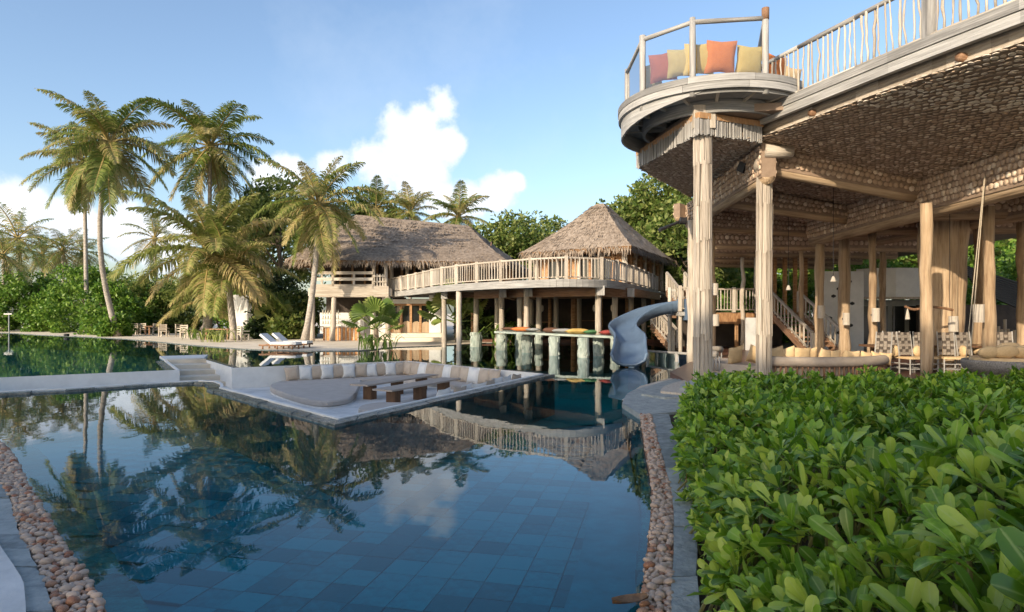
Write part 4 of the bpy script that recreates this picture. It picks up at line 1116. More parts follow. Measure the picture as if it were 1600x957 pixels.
for a, b in zip(inn, inn[1:]): beam('edge_joist', a + Vector((0, 0, 6.5)), b + Vector((0, 0, 6.5)), .1, .3, 'bark_post', up)
for p in resample([q + Vector((.16, .07, 0)) for q in ep], .16):
    if p.y > 7: log('slice_end', p + Vector((-.05, -.02, 6.33)), p + Vector((.1, .04, 6.36)), .068, 'pale_wood', up, n=9, seg=1, wob=.05)
for t_ in (4, 12, 20):
    p = ep[t_]; log('outrigger', p + Vector((.08, 0, 6.48)), p + Vector((1.6, .5, 6.48)), .075, 'brown_beam', up)
trl = thing('terrace_railing', 'railing of crooked pale sticks along the upper terrace edge', 'railing', (8, 11, UZ))
rp_ = [p + Vector((.06, .03, UZ)) for p in ep]
L2 = resample(rp_, .145)
for i, p in enumerate(L2):
    if i in (0, 33, 63):
        beam('post', p, p + Vector((0, 0, 1.35)), .17, .17, 'grey_wood', trl); continue
    b_ = random.gauss(0, .018)
    log('stick', p + Vector((0, 0, .1)), p + Vector((random.gauss(0, .02), random.gauss(0, .02), 1.15)), .022 * random.uniform(.8, 1.25), 'pale_wood', trl, n=6, wob=.12, seg=5, bend=b_, crook=.014)
for a in range(0, len(L2) - 1, 11):
    b = min(a + 11, len(L2) - 1)
    log('top_rail', L2[a] + Vector((0, 0, 1.16)), L2[b] + Vector((0, 0, 1.16)), .055, 'grey_wood', trl, n=9, wob=.05)
    log('bottom_rail', L2[a] + Vector((0, 0, .1)), L2[b] + Vector((0, 0, .1)), .05, 'pale_wood', trl, n=8, wob=.05)

# ---- round lookout platform
RC, RR = Vector((5.3, 17.0, 0)), 2.42
rp = thing('lookout_platform', 'round weathered timber lookout platform with curved fascia above the corner post', 'platform', (5.3, 17, 6.7))
def ringpt(a, r_, z): return Vector((RC.x + math.cos(a) * r_, RC.y + math.sin(a) * r_, z))
def arcband(a0, a1, r_in, r_out, z0, z1, n=12):
    mb = MB()
    for k in range(n):
        u, v = a0 + (a1 - a0) * k / n, a0 + (a1 - a0) * (k + 1) / n
        q = [ringpt(u, r_out, z0), ringpt(v, r_out, z0), ringpt(v, r_in, z0), ringpt(u, r_in, z0)] + [ringpt(u, r_out, z1), ringpt(v, r_out, z1), ringpt(v, r_in, z1), ringpt(u, r_in, z1)]
        fs = [(0, 1, 5, 4), (1, 0, 3, 2), (4, 5, 6, 7), (2, 3, 7, 6)]
        if k == 0: fs.append((0, 4, 7, 3))
        if k == n - 1: fs.append((1, 2, 6, 5))
        mb.add(q, fs)
    return mb
A0, A1 = R(-52), R(-300)
nb = 7
for k in range(nb):
    a, b = A0 + (A1 - A0) * k / nb, A0 + (A1 - A0) * (k + .995) / nb
    arcband(b, a, RR - .06, RR + .02, 7.06, 7.22, 8).build('fascia_board', 'grey_plank', rp)
    arcband(b + .05, a + .05, RR - .04, RR + .035, 7.226, 7.38, 8).build('fascia_board', 'grey_plank', rp)
    arcband(b, a, RR - .5, RR - .08, 6.98, 7.055, 8).build('rim_joist', 'grey_plank', rp)
sk = MB(); nk = 26
for k in range(nk):
    u, v = R(-112 - 188 * k / nk), R(-112 - 188 * (k + 1) / nk)
    zu, zv = (7.04 - .44 * min(1, k / 9) ** .8, 7.04 - .44 * min(1, (k + 1) / 9) ** .8)
    q = [ringpt(u, RR - .05, zu), ringpt(v, RR - .05, zv), ringpt(v, RR - .05, 7.055), ringpt(u, RR - .05, 7.055)] + [ringpt(u, RR - .1, zu), ringpt(v, RR - .1, zv), ringpt(v, RR - .1, 7.055), ringpt(u, RR - .1, 7.055)]
    sk.add(q, [(0, 1, 2, 3), (7, 6, 5, 4), (0, 4, 5, 1)])
sk.build('skirt', 'grey_plank', rp)
arcband(A1, A0, RR - .7, RR - .62, 6.7, 7.1, 30).build('inner_ring', 'grey_plank', rp)
MB().prism([xy(ringpt(R(12 * k), RR - .05, 0)) for k in range(30)], 7.23, 7.33).build('deck', 'grey_wood', rp)
for k in range(12):
    a = A0 + (A1 - A0) * (k + .5) / 12
    beam('bracket', ringpt(a, 1.2, 6.98), ringpt(a, RR - .1, 7.08), .07, .2, 'bark_post', rp)
# fringe of pale sticks round the corner soffit
sf = thing('stick_fringe', 'fringe of short pale sticks hanging round the soffit corner under the lookout', 'fringe', (4.45, 15.25, 6.3))
for a, b in ((SC[0], SC[1]), (SC[1], SC[2])):
    a, b = Vector((*a, 0)), Vector((*b, 0)); n = int((b - a).length / .045)
    beam('rail', a + Vector((0, 0, 6.62)), b + Vector((0, 0, 6.62)), .1, .14, 'warm_wood', sf)
    for k in range(n):
        p = a.lerp(b, (k + .5) / n) + Vector((random.gauss(0, .01) - .03, -.03 + random.gauss(0, .01), 0))
        log('stick', p + Vector((0, 0, 6.17 + random.uniform(-.03, .03))), p + Vector((random.gauss(0, .008), 0, 6.58 + random.uniform(-.05, .06))), .022, 'grey_wood', sf, n=5, seg=1)
lr = thing('lookout_railing', 'glass balustrade with round timber posts on the lookout platform', 'railing', (5.3, 17, 7.38))
pa_ = []
for px, low_ in ((980, 1), (1004, 0), (1082, 0), (1196, 0)):
    # azimuth on the ring for this pixel column: near intersection unless far is asked for
    dx = (px - 800) / F; A = 1 + dx * dx; B = -2 * (dx * RC.x + RC.y); Cc = RC.x ** 2 + RC.y ** 2 - (RR - .1) ** 2
    D_2 = max(0, B * B - 4 * A * Cc); y = (-B + (1 if low_ else -1) * math.sqrt(D_2)) / (2 * A)
    pa_.append(Vector((dx * y, y, 0)))
pa_.append(Vector((6.9, 18.4, 0)))
for i, p in enumerate(pa_):
    log('post', p + Vector((0, 0, 6.95)), p + Vector((0, 0, 8.80)), .075, 'grey_wood', lr, n=10)
    if i == 3: log('post_cap', p + Vector((0, 0, 8.66)), p + Vector((0, 0, 8.93)), .088, 'brown_beam', lr, n=10, seg=1)
for i, (a, b) in enumerate(zip(pa_, pa_[1:])):
    log('top_rail', a + Vector((0, 0, 8.70)), b + Vector((0, 0, 8.70 if i < 3 else 8.4)), .055, 'grey_wood', lr, n=9)
    if i < 3:
        d = (b - a).normalized() * .1; q = [a + d, b - d]; n_v = Vector((d.y, -d.x, 0)) * .05
        MB().add([q[0] + Vector((0, 0, 7.42)), q[1] + Vector((0, 0, 7.42)), q[1] + Vector((0, 0, 8.62)), q[0] + Vector((0, 0, 8.62))] + [p + n_v + Vector((0, 0, z)) for p, z in ((q[0], 7.42), (q[1], 7.42), (q[1], 8.62), (q[0], 8.62))], [(0, 1, 2, 3), (7, 6, 5, 4), (0, 4, 5, 1), (1, 5, 6, 2), (2, 6, 7, 3), (3, 7, 4, 0)]).build('glass_panel', 'clear_glass', lr)
for i, (px, m, s, lb) in enumerate(((1020, 'fab_olive', .62, 'dull olive cushion at the left end of the lookout'), (1037, 'fab_rust', .68, 'rust red cushion behind the lookout glass'), (1064, 'fab_olive', .66, 'olive green cushion beside the rust red one on the lookout'), (1091, 'fab_yellow', .72, 'yellow cushion beside the middle lookout post'), (1124, 'fab_orange', .74, 'bright orange cushion in the centre of the lookout'), (1168, 'fab_yellow', .7, 'mustard cushion beside the capped lookout post'), (1205, 'fab_orange', .74, 'orange cushion between the lookout and the terrace railing'), (1229, 'fab_sandy', .76, 'sand coloured cushion behind the terrace sticks'))):
    y = [16.3, 15.8, 15.5, 15.35, 15.25, 15.45, 16.1, 16.9][i]
    cushion(m, Vector((X(px, y), y, 7.36 + .28)), [-.9, -.5, -.25, -.1, .05, .15, .5, .5][i], -.25, s, s, .26, lb, name='cushion')
arcband(R(-175), R(-45), 1.05, 1.75, 7.34, 7.62, 16).build('bench', 'fab_beige', rp)

# ================================================================ SUNKEN LOUNGE FURNITURE
SEATZ = -.42
vB, vC, vD, vE = (Vector((*xy(q), 0)) for q in (B_, C_, D_, E_))
def inn_n(a, b):
    d = (b - a).normalized(); n_ = Vector((-d.y, d.x, 0)); m_ = Vector((-3.5, 18.5, 0)) - a
    return d, (n_ if n_.dot(m_) > 0 else -n_)
dBC, nBC = inn_n(vB, vC); dCD, nCD = inn_n(vC, vD); dED, nED = inn_n(vE, vD)
def mattress(name, label, poly, z0, z1):
    t = thing(name, label, 'seat', (*poly[0][:2], PITZ))
    MB().prism([xy(p) for p in poly], PITZ, z0 - .004).build('plinth', 'plaster', t)
    pl = [xy(p) for p in poly]; c = Vector((sum(p[0] for p in pl) / len(pl), sum(p[1] for p in pl) / len(pl)))
    mb = MB(); n = len(pl); vs = []
    for k, (s, z) in enumerate(((.985, z0), (1.0, z0 + .03), (1.0, z1 - .04), (.975, z1), )):
        for p in pl: q = c + (Vector(p) - c) * s; vs.append((q.x, q.y, z))
    fs = [(k * n + i, k * n + (i + 1) % n, (k + 1) * n + (i + 1) % n, (k + 1) * n + i) for k in range(3) for i in range(n)]
    base = len(vs); vs.append((c.x, c.y, z1 + .012)); fs += [(3 * n + i, 3 * n + (i + 1) % n, base) for i in range(n)]
    a_ = sum(pl[i][0] * pl[(i + 1) % n][1] - pl[(i + 1) % n][0] * pl[i][1] for i in range(n))
    if a_ < 0: fs = [f[::-1] for f in fs]
    mb.add(vs, fs).build('mattress', 'fab_mattress', t)
    return t
front = smooth_line([G(423, 600, SEATZ), G(424, 606, SEATZ), G(450, 616, SEATZ), G(482, 624.5, SEATZ), G(512, 627, SEATZ), G(545, 622, SEATZ), G(557, 613, SEATZ)], 4)
w1 = vB + dBC * 1.6 + nBC * .06; w2 = vB + dBC * 4.0 + nBC * .06
mattress('daybed', 'rounded beige daybed at the open end of the sunken lounge', [w1] + front + [w2 + nBC * 1.3, w2], SEATZ - .16, SEATZ)
mattress('padded_bench', 'beige bench seat along the rear wall of the sunken lounge', [w2 + dBC * .03, w2 + dBC * .03 + nBC * 1.05, vC + nBC * 1.05 + dCD * .4, vC + dCD * .45 + nBC * .06 + nCD * .06, vC + nBC * .06 - dBC * .1], SEATZ - .16, SEATZ)
mattress('padded_bench', 'beige bench seat along the pool-side wall facing the thatched hut', [vC + dCD * 1.3 + nCD * .06, vC + dCD * 1.3 + nCD * 1.05, vD - dCD * 1.4 + nCD * 1.05, vD - dCD * .9 + nCD * .06], SEATZ - .16, SEATZ)
nb_ = smooth_line([vE + dED * 3.3 + nED * .1, vE + dED * 3.4 + nED * 2.0, vE + dED * 3.9 + nED * 2.75, vE + dED * 4.7 + nED * 2.8, vE + dED * 5.3 + nED * 1.9, vE + dED * 7.9 + nED * 1.1], 4)
mattress('padded_bench', 'beige bench seat with a rounded end below the near stone rim', nb_ + [vE + dED * 8.0 + nED * .08], SEATZ - .16, SEATZ)
LG = 'cushions round the sunken lounge'
def wall_cushions(a, d, n_, s0, s1, k, seq, lab, frm, w=.5, lean=.22, off=.34):
    for i in range(k):
        s = s0 + (s1 - s0) * (i + .5) / k; c = seq[i % len(seq)]
        p = a + d * (s + random.gauss(0, .02)) + n_ * (off + (.03 if c == 'fab_white' else 0)); p.z = SEATZ + .015
        rz = math.atan2(-n_.y, -n_.x) - math.pi / 2
        cushion(c, p, rz + random.gauss(0, .09), lean + random.gauss(0, .05), w, w, .2, ('beige' if c != 'fab_white' else 'white') + ' cushion, ' + ORD[i] + ' from the ' + frm + ', ' + lab, LG + ', ' + lab, roll=random.gauss(0, .05))
wall_cushions(vB, dBC, nBC, 1.75, 6.0, 11, ['fab_beige', 'fab_white'], 'against the rear wall of the sunken lounge', 'daybed end')
wall_cushions(vC, dCD, nCD, .2, 5.6, 11, ['fab_beige', 'fab_beige', 'fab_white'], 'against the side wall of the sunken lounge', 'rear corner', .54)
wall_cushions(vE, dED, nED, 3.6, 8.0, 8, ['fab_white', 'fab_beige', 'fab_white'], 'against the near wall of the sunken lounge', 'bench end', .6, .18, .3)
def low_table(label, a, b, w=.66):
    a, b = Vector(a), Vector(b); d = (b - a).normalized(); s = Vector((-d.y, d.x, 0)); L_ = (b - a).length; zt = a.z
    t = thing('low_table', label, 'table', (*((a + b) / 2).xy, PITZ))
    M = Matrix.Translation(a) @ Matrix((d, s, Vector((0, 0, 1)))).transposed().to_4x4()
    for k in range(3): MB().box((L_ / 2, (k - 1) * w / 3, -.024), (L_, w / 3 - .006, .048)).build('plank', 'table_wood', t, M)
    for u in (.14, .5, .86): MB().box((L_ * u, 0, (PITZ - zt - .06) / 2 - .03), (.26, w * .45, zt - PITZ - .06)).build('leg', 'table_leg', t, M)
low_table('long low plank table closer to the rear cushions of the sunken lounge', G(560, 601, -.14), G(672, 584.5, -.14))
low_table('long low plank table closer to the near rim of the sunken lounge', G(597, 609, -.14), G(706, 590.5, -.14))

# ================================================================ PAVILION FURNITURE
# horseshoe sofa: log roll back on slats, seat, pillows
sc_, rx_, ry_ = Vector((8.05, 18.7, 0)), 2.45, 2.1
sf_ = thing('curved_sofa', 'horseshoe sofa with a padded roll back on wooden slats', 'sofa', (8.05, 18.7, FZ))
def el(a, k=1., z=0.): return Vector((sc_.x + math.cos(a) * rx_ * k, sc_.y + math.sin(a) * ry_ * k, z))
arc = [R(-8 - (360 - 100) * i / 40) for i in range(41)]      # from the right end, round the near side to the far side
near_arc = [R(a) for a in range(-128, -3, 4)]
MB().tube([el(a, 1.04, FZ + .44 + .0 * a) for a in near_arc], [.10] + [.135] * (len(near_arc) - 2) + [.10], 10).build('back_roll', 'fab_beige', sf_, smooth=True)
for a in range(-126, -3, 3): log('slat', el(R(a), 1.05, FZ), el(R(a), 1.05, FZ + .36), .025, 'brown_beam', sf_, n=6, seg=1)
log('end_post', el(R(-3), 1.05, FZ), el(R(-3), 1.05, FZ + .42), .11, 'pale_wood', sf_)
seat = [el(R(a), 1.0) for a in range(-230, -2, 6)]
MB().prism([xy(p) for p in seat] + [xy(el(R(a), .62)) for a in range(-4, -231, -6)], FZ + .004, FZ + .3).build('seat', 'fab_beige', sf_)
far_arc = [R(a) for a in range(-240, -150, 6)]
MB().tube([el(a, 1.06, FZ + .55) for a in far_arc], .1, 8).build('rear_back', 'pale_wood', sf_, smooth=True)
for a in range(-240, -150, 3): log('slat', el(R(a), 1.06, FZ + .1), el(R(a), 1.06, FZ + .5), .025, 'grey_wood', sf_, n=6, seg=1)
for i, px in enumerate((1148, 1176, 1213, 1232, 1252, 1265, 1285, 1302, 1318, 1333, 1350, 1366, 1382)):
    y = [17.9, 18.2, 17.3, 17.6, 17.35, 17.5, 17.3, 17.35, 17.3, 17.35, 17.4, 17.45, 17.5][i]
    s = [.52, .5, .52, .5, .5, .48, .46, .42, .42, .4, .38, .36, .34][i]
    cushion('fab_sandy', Vector((X(px, y), y, FZ + .3)), random.gauss(.1, .2), -.15 + random.gauss(0, .06), s, s, .19, ORD[i] + ' sandy yellow pillow on the curved sofa counting from the corner post', 'pillows on the curved sofa', roll=random.gauss(0, .12), name='pillow')
# dining chairs with woven backs
def chair_meshes():
    D = {}
    D['seat'] = MB().box((0, 0, .45), (.46, .44, .06)).mesh('seat', 'fab_sandy')
    lg = MB().tube([(0, 0, 0), (0, 0, .45)], .02, 6).mesh('leg', 'grey_wood'); D['leg'] = lg
    D['back_post'] = MB().tube([(0, 0, 0), (0, .0, .5), (0, .1, 1.18)], [.022, .022, .018], 6).mesh('back_post', 'grey_wood')
    D['stretcher'] = MB().tube([(-.21, 0, 0), (.21, 0, 0)], .013, 5).mesh('stretcher', 'grey_wood')
    D['weave'] = MB().box((0, 0, 0), (.085, .02, .075)).mesh('weave_square', 'weave')
    D['weave2'] = MB().box((0, 0, 0), (.085, .016, .075)).mesh('weave_square', 'weave_dark')
    return D
CH = chair_meshes()
def dining_chair(label, pos, rz):
    M = Matrix.Translation(pos) @ Matrix.Rotation(rz, 4, 'Z'); T_ = Matrix.Translation
    t = thing('dining_chair', label, 'chair', pos, 'woven dining chairs', rz)
    obj('seat', CH['seat'], t, M)
    for s in (-1, 1):
        obj('leg', CH['leg'], t, M @ T_((s * .21, -.2, 0))); obj('back_post', CH['back_post'], t, M @ T_((s * .21, .2, 0)))
    for z in (.14, .28):
        for y in (-.2, .2): obj('stretcher', CH['stretcher'], t, M @ T_((0, y, z)))
        for s in (-1, 1): obj('stretcher', CH['stretcher'], t, M @ T_((s * .21, 0, z)) @ Matrix.Rotation(R(90), 4, 'Z'))
    b = MB()
    for j in range(8):
        for i in range(4):
            z = .54 + j * .08; y = .2 + max(0, (z - .5) / .68) * .1
            obj('weave_square', CH['weave2' if (i + j) % 2 and j % 3 else 'weave'], t, M @ T_((-.15 + i * .1, y, z + .02)))
    return t
dt = thing('dining_table', 'long dark plank dining table between the woven chairs', 'table', (X(1460, 19), 18.6, FZ))
MB().box((X(1450, 18.9), 18.9, FZ + .74), (3.6, .9, .06)).build('table_top', 'table_leg', dt, I4)
for dx in (-1.4, 1.4):
    for dy in (-.3, .3): MB().box((X(1450, 18.9) + dx, 18.9 + dy, FZ + .355), (.2, .16, .71)).build('leg', 'table_leg', dt)
for px, y, rz, lb in ((1374, 17.9, 2.2, 'at the end of the long table by the slim post'), (1392, 18.6, 2.6, 'behind the end chair of the long table'), (1424, 18.0, 3.3, 'drawn out beside the leaning front post'), (1447, 18.1, 3.0, 'half hidden by the leaning front post'), (1484, 18.0, 2.9, 'in front of the massive trunk column'), (1516, 18.1, 3.2, 'behind the swing rope'), (1534, 20.0, 0, 'on the far side of the table by the rear post'), (1574, 18.3, 2.8, 'behind the hanging basket seat'), (1440, 19.9, .2, 'on the far side of the long table')):
    dining_chair('woven-back dining chair ' + lb, (X(px, y), y, FZ), rz + math.pi)
for i, (px, py, y) in enumerate(((1398, 543, 18.3), (1390, 548, 18.2), (1433, 545, 18.3), (1470, 546, 18.4), (1499, 540, 18.6), (1504, 546, 18.3), (1530, 548, 18.6), (1560, 538, 18.2), (1590, 526, 19.0))):
    o = obj('round_cushion', NUT, None, Matrix.Translation((X(px, y), y, FZ + .62)) @ Matrix.Rotation(.3 * i, 4, 'Z') @ Matrix.Diagonal((.19, .1, .17, 1)))
    o.data = RCM if i else (globals().__setitem__('RCM', MB().add(*ico(2)).mesh('round_cushion', 'fab_sandy', True)) or RCM)
    tag(o, 'round yellow cushion on a woven dining chair', 'cushion', 'round cushions on the dining chairs')
# hanging basket seat
bk = thing('basket_swing', 'wide woven hanging basket seat on ropes with a sandy mattress', 'swing', (11.3, 13.5, .4))
bc_ = Vector((11.25, 13.6, 0)); vs = []; K = 36
prof = [(0, .38), (.8, .40), (1.25, .50), (1.52, .66), (1.6, .80), (1.56, .86), (1.45, .84), (1.35, .78), (0, .74)]
for r_, z in prof:
    for k in range(K):
        a = 2 * math.pi * k / K; j = 1 + .015 * random.gauss(0, 1); vs.append((bc_.x + math.cos(a) * r_ * j, bc_.y + math.sin(a) * r_ * .62 * j, z + FZ * .3))
MB().add(vs, [(i * K + k, i * K + (k + 1) % K, (i + 1) * K + (k + 1) % K, (i + 1) * K + k) for i in range(len(prof) - 1) for k in range(K)]).build('basket', 'wicker', bk, smooth=True)
MB().prism([(bc_.x + math.cos(2 * math.pi * k / 32) * 1.42, bc_.y + math.sin(2 * math.pi * k / 32) * .86) for k in range(32)], .86, .97).build('mattress', 'fab_sandy', bk)
tp = Vector((X(1539, 14), 14.0, 4.9))
MB().tube([(bc_.x - 1.52, bc_.y, .9), tp], .011, 5).build('rope', 'rope', bk)
MB().tube([(bc_.x - 1.25, bc_.y + .5, .9), tp + Vector((.06, .1, 0))], .011, 5).build('rope', 'rope', bk)
MB().tube([(bc_.x + 1.5, bc_.y, .9), tp + Vector((1.0, 0, 0))], .011, 5).build('rope', 'rope', bk)
for i, (px, py, y, r_) in enumerate(((1546, 559, 13.3, .24), (1572, 556, 13.25, .26), (1600, 555, 13.3, .26), (1575, 547, 13.75, .3), (1612, 548, 13.8, .28), (1630, 556, 13.4, .26))):
    o = obj('round_cushion', RCM, None, Matrix.Translation((X(px, y), y, .97 + r_ * .5)) @ Matrix.Rotation(.5, 4, 'X') @ Matrix.Diagonal((r_, .1, r_ * .62, 1)))
    tag(o, 'round sandy cushion propped on the hanging basket seat', 'cushion', 'round cushions on the basket seat')
# lanterns on posts
for px, y, z, lb in ((1283, 22.1, 1.95, 'by the stairs'), (1322, 23.1, 1.7, 'by the climbing wall'), (1368, 20.5, 1.85, 'on the slim post behind the sofa'), (1528, 15.7, 1.9, 'beside the rope of the basket seat'), (1489, 18.3, 1.6, 'on the massive trunk column'), (1117, 24.0, 2.8, 'high beside the corner post'), (1118, 24, 1.65, 'low beside the corner post')):
    t = thing('wall_lantern', 'pale drum lantern ' + lb, 'lantern', (X(px, y), y, z))
    MB().tube([(X(px, y), y - .02, z - .22), (X(px, y), y - .02, z + .22)], .12, 12).build('shade', 'paper', t, smooth=False)
    MB().box((X(px, y), y + .12, z), (.06, .22, .06)).build('bracket', 'metal_black', t)
# pendant lamps and driftwood hanger
for px, pz, y, lb in ((1232, 446, 21, 'in front of the stairs'), (1302, 432, 18.5, 'in front of the climbing wall')):
    t = thing('pendant_lamp', 'small white pendant lamp on a long cord ' + lb, 'lamp', P(px, pz, y)); p = P(px, pz, y)
    MB().tube([p, (p.x, p.y, ceil(p.x, p.y))], .008, 4).build('cord', 'metal_black', t)
    MB().tube([p - Vector((0, 0, .16)), p - Vector((0, 0, .08)), p], [.09, .06, .025], 10).build('shade', 'paper', t, smooth=True)
dh = thing('driftwood_hanger', 'driftwood branch hung level on two cords above the dining table', 'branch', P(1450, 482, 17.4))
MB().tube(smooth_line([P(1414, 479, 17.4), P(1428, 484, 17.4), P(1452, 480, 17.4), P(1475, 482, 17.4), P(1489, 485, 17.4)], 3), .035, 6).build('branch', 'brown_beam', dh)
for px in (1438, 1484): p = P(px, 481, 17.4); MB().tube([p, (p.x, p.y, 5.2)], .008, 4).build('cord', 'metal_black', dh)
p = P(1418, 482, 17.4); MB().tube([p - Vector((0, 0, .3)), p - Vector((0, 0, .15)), p], [.06, .04, .008], 8).build('shade', 'paper', dh)
# floodlights
fd = thing('floodlight', 'small black floodlight on the slice-clad girder below the lookout', 'floodlight', (X(1162, 16.6), 16.6, 5.65))
MB().box((0, 0, 0), (.3, .22, .26)).build('housing', 'metal_black', fd, Matrix.Translation((X(1163, 17.4), 17.4, 5.86)) @ Matrix.Rotation(.6, 4, 'Z') @ Matrix.Rotation(.5, 4, 'X'))
MB().box((X(1163, 17.4) + .18, 17.45, 5.8), (.2, .06, .06)).build('bracket', 'metal_grey', fd)
fa = thing('spot_arm', 'black spotlight arm reaching out from the corner bracket', 'spotlight', P(1066, 345, 23))
MB().tube([P(1030, 360, 22.5), P(1052, 351, 22.8), P(1076, 340, 23.2)], [.07, .05, .05], 8).build('arm', 'metal_black', fa)
MB().tube([P(1062, 345, 22.9), P(1072, 346, 22.9)], .13, 10).build('head', 'metal_black', fa)
# mezzanine and stairs, climbing wall, rear rooms
mz = thing('mezzanine', 'timber mezzanine with baluster railing at the back of the pavilion', 'mezzanine', (10.5, 30.5, 0))
MB().box((10.6, 32.5, 1.8), (4.0, 4.0, .3)).build('floor', 'brown_beam', mz)
beam('edge_beam', (8.4, 30.35, 1.65), (12.5, 30.35, 1.65), .2, .5, 'warm_wood', mz)
rail_run(mz, [(8.7, 30.3, 1.95), (12.2, 30.3, 1.95)], 1.1, 'pale_wood', bal=.15, post_every=12, br=.025)
for x in (8.8, 10.7, 12.2): log('post', (x, 30.5, FZ), (x, 30.5, 1.7), .1, 'warm_wood', mz)
for k in range(5): beam('frame_post', (12.3 + k * .5, 31.2, 1.9), (12.3 + k * .5, 31.2, 4.7), .16, .14, 'warm_wood', mz)
stz = thing('pavilion_stairs', 'timber stairs with baluster rails rising to the mezzanine', 'stairs', (12, 27, FZ))
stair(stz, (12.0, 29.6, 1.95), (11.55, 24.6, FZ), 1.25, (1, 0, 0), 11, 'brown_beam', 'pale_wood')
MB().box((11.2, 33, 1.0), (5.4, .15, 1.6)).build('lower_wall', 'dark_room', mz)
MB().box((11.3, 29.6, .95), (1.0, .12, 1.5)).build('side_wall', 'worn_plaster', mz)
cw = thing('climbing_wall', 'white climbing wall with small dark holds', 'climbing wall', (X(1315, 29), 29, FZ))
MB().box((X(1315, 29), 29, 2.0), (1.9, .2, 3.6)).build('panel', 'plaster', cw)
for i in range(9):
    MB().add(*ico(1)).build('hold', 'metal_black', cw, Matrix.Translation((X(1297 + (i % 3) * 15 + random.uniform(-4, 4), 29), 28.88, .7 + i * .33)) @ Matrix.Diagonal((.12, .07, .08, 1)))
rw = thing('rear_room', 'curved white upper wall over grey glazed rooms at the back of the pavilion', 'room', (X(1400, 31), 31, FZ))
MB().box((X(1398, 31), 31, 1.35), (4.6, .2, 2.4)).build('glazed_wall', 'grey_wall', rw)
MB().prism([(X(1338, 30.5), 30.5), (X(1365, 29.7), 29.7), (X(1400, 29.4), 29.4), (X(1440, 29.6), 29.6), (X(1475, 30.5), 30.5), (X(1475, 31.4), 31.4), (X(1338, 31.4), 31.4)], 2.6, 4.0).build('curved_wall', 'plaster', rw)
MB().box((X(1400, 29.3), 29.3, 2.6), (3.6, .5, .1)).build('ledge', 'pale_wood', rw)
for k in range(4): MB().box((X(1352 + k * 26, 30.86), 30.86, 1.3), (.55, .06, 1.9)).build('window', 'window_glass', rw)
ls = thing('lattice_shed', 'dark slatted lean-to roof beyond the right side of the pavilion', 'shed', (X(1560, 28), 28, FZ))
for k in range(12):
    beam('slat', (X(1495 + k * 3.5, 27), 27, 4.0 - k * .11), (X(1600 + k * 3.0, 27), 27, 3.1 - k * .13), .12, .06, 'metal_black', ls)
log('post', (X(1594, 27), 27, FZ), (X(1594, 27), 27, 3.4), .12, 'warm_wood', ls)
for x0, x1, y in ((19, 24, 26),): MB().box(((x0 + x1) / 2, y + 4, 1.2), (x1 - x0, .2, 2.2)).build('back_wall', 'dark_room', ls)
for k in range(14):
    px = 1545 + k * 5; y = 21.5; b_ = Vector((X(px, y), y, FZ)); o = log('log_stake', b_, b_ + Vector((0, 0, random.uniform(1.0, 1.5))), .05, 'pale_wood', None, n=7)
    tag(o, 'upright pale stake in the low screen behind the basket seat', 'stake', 'stakes of the low screen')

# ================================================================ BEACH FURNITURE
def lounger(label, pos, rz):
    M = Matrix.Translation(pos) @ Matrix.Rotation(rz, 4, 'Z'); t = thing('sun_lounger', label, 'sun lounger', pos, None, rz)
    for s in (-1, 1): log('frame_log', M @ Vector((-1.0, s * .34, .2)), M @ Vector((1.05, s * .34, .2)), .045, 'brown_beam', t)
    for x in (-.8, 0, .85):
        for s in (-1, 1): log('leg', M @ Vector((x, s * .34, 0)), M @ Vector((x, s * .34, .2)), .045, 'brown_beam', t, seg=1)
    MB().box((.35, 0, .31), (1.35, .7, .13)).build('mattress', 'fab_white', t, M)
    MB().box((0, 0, 0), (.85, .7, .12)).build('back_cushion', 'fab_white', t, M @ Matrix.Translation((-.62, 0, .5)) @ Matrix.Rotation(R(38), 4, 'Y'))
lounger('white sun lounger on the sand farther from the palm trunk', G(438, 545.5, .04), R(-8))
lounger('white sun lounger on the sand closer to the leaning palm trunk', G(456, 543.5, .04), R(-8))
def beach_chair(label, pos, rz, s=1.):
    M = Matrix.Translation(pos) @ Matrix.Rotation(rz, 4, 'Z') @ Matrix.Scale(s, 4); t = thing('beach_chair', label, 'chair', pos, 'wooden beach chairs under the palms', rz)
    MB().box((0, 0, .45), (.6, .55, .07)).build('seat', 'pale_wood', t, M)
    for a in (-1, 1):
        MB().box((a * .28, -.24, .22), (.08, .08, .44)).build('leg', 'pale_wood', t, M)
        MB().box((a * .28, .25, .5), (.08, .08, 1.0)).build('back_leg', 'pale_wood', t, M)
        MB().box((a * .3, -.02, .66), (.08, .56, .05)).build('armrest', 'pale_wood', t, M)
    for z in (.62, .78, .94): MB().box((0, .26, z), (.54, .05, .09)).build('back_slat', 'pale_wood', t, M)
for px, py, rz, lb in ((208, 523.5, .2, 'nearest the tall palm trunk'), (227, 523, 2.9, 'second from the tall palm trunk'), (245, 524, .4, 'behind a matching chair by the shrubs'), (256, 526.5, 3.3, 'facing the shrubs on open sand'), (283, 526, 1.2, 'beside its pair near the young palm'), (291, 528.5, 3.0, 'between the young palm and open sand'), (380, 533, 2.4, 'behind the second young palm trunk')):
    beach_chair('pale wooden beach chair ' + lb, G(px, py, .04), rz)
bt_ = thing('beach_table', 'dark wooden table on the sand between the two young palm trunks', 'table', G(342, 531, .04)); b_ = G(342, 531, .04)
MB().box((b_.x, b_.y, .78), (1.7, .8, .07)).build('table_top', 'brown_beam', bt_)
for dx in (-.75, .75):
    for dy in (-.3, .3): MB().box((b_.x + dx, b_.y + dy, .395), (.1, .1, .7)).build('leg', 'brown_beam', bt_)
bt_ = thing('beach_table', 'dark wooden table among the chairs near the tall palm trunk', 'table', G(236, 524, .04)); b_ = G(236, 524, .04)
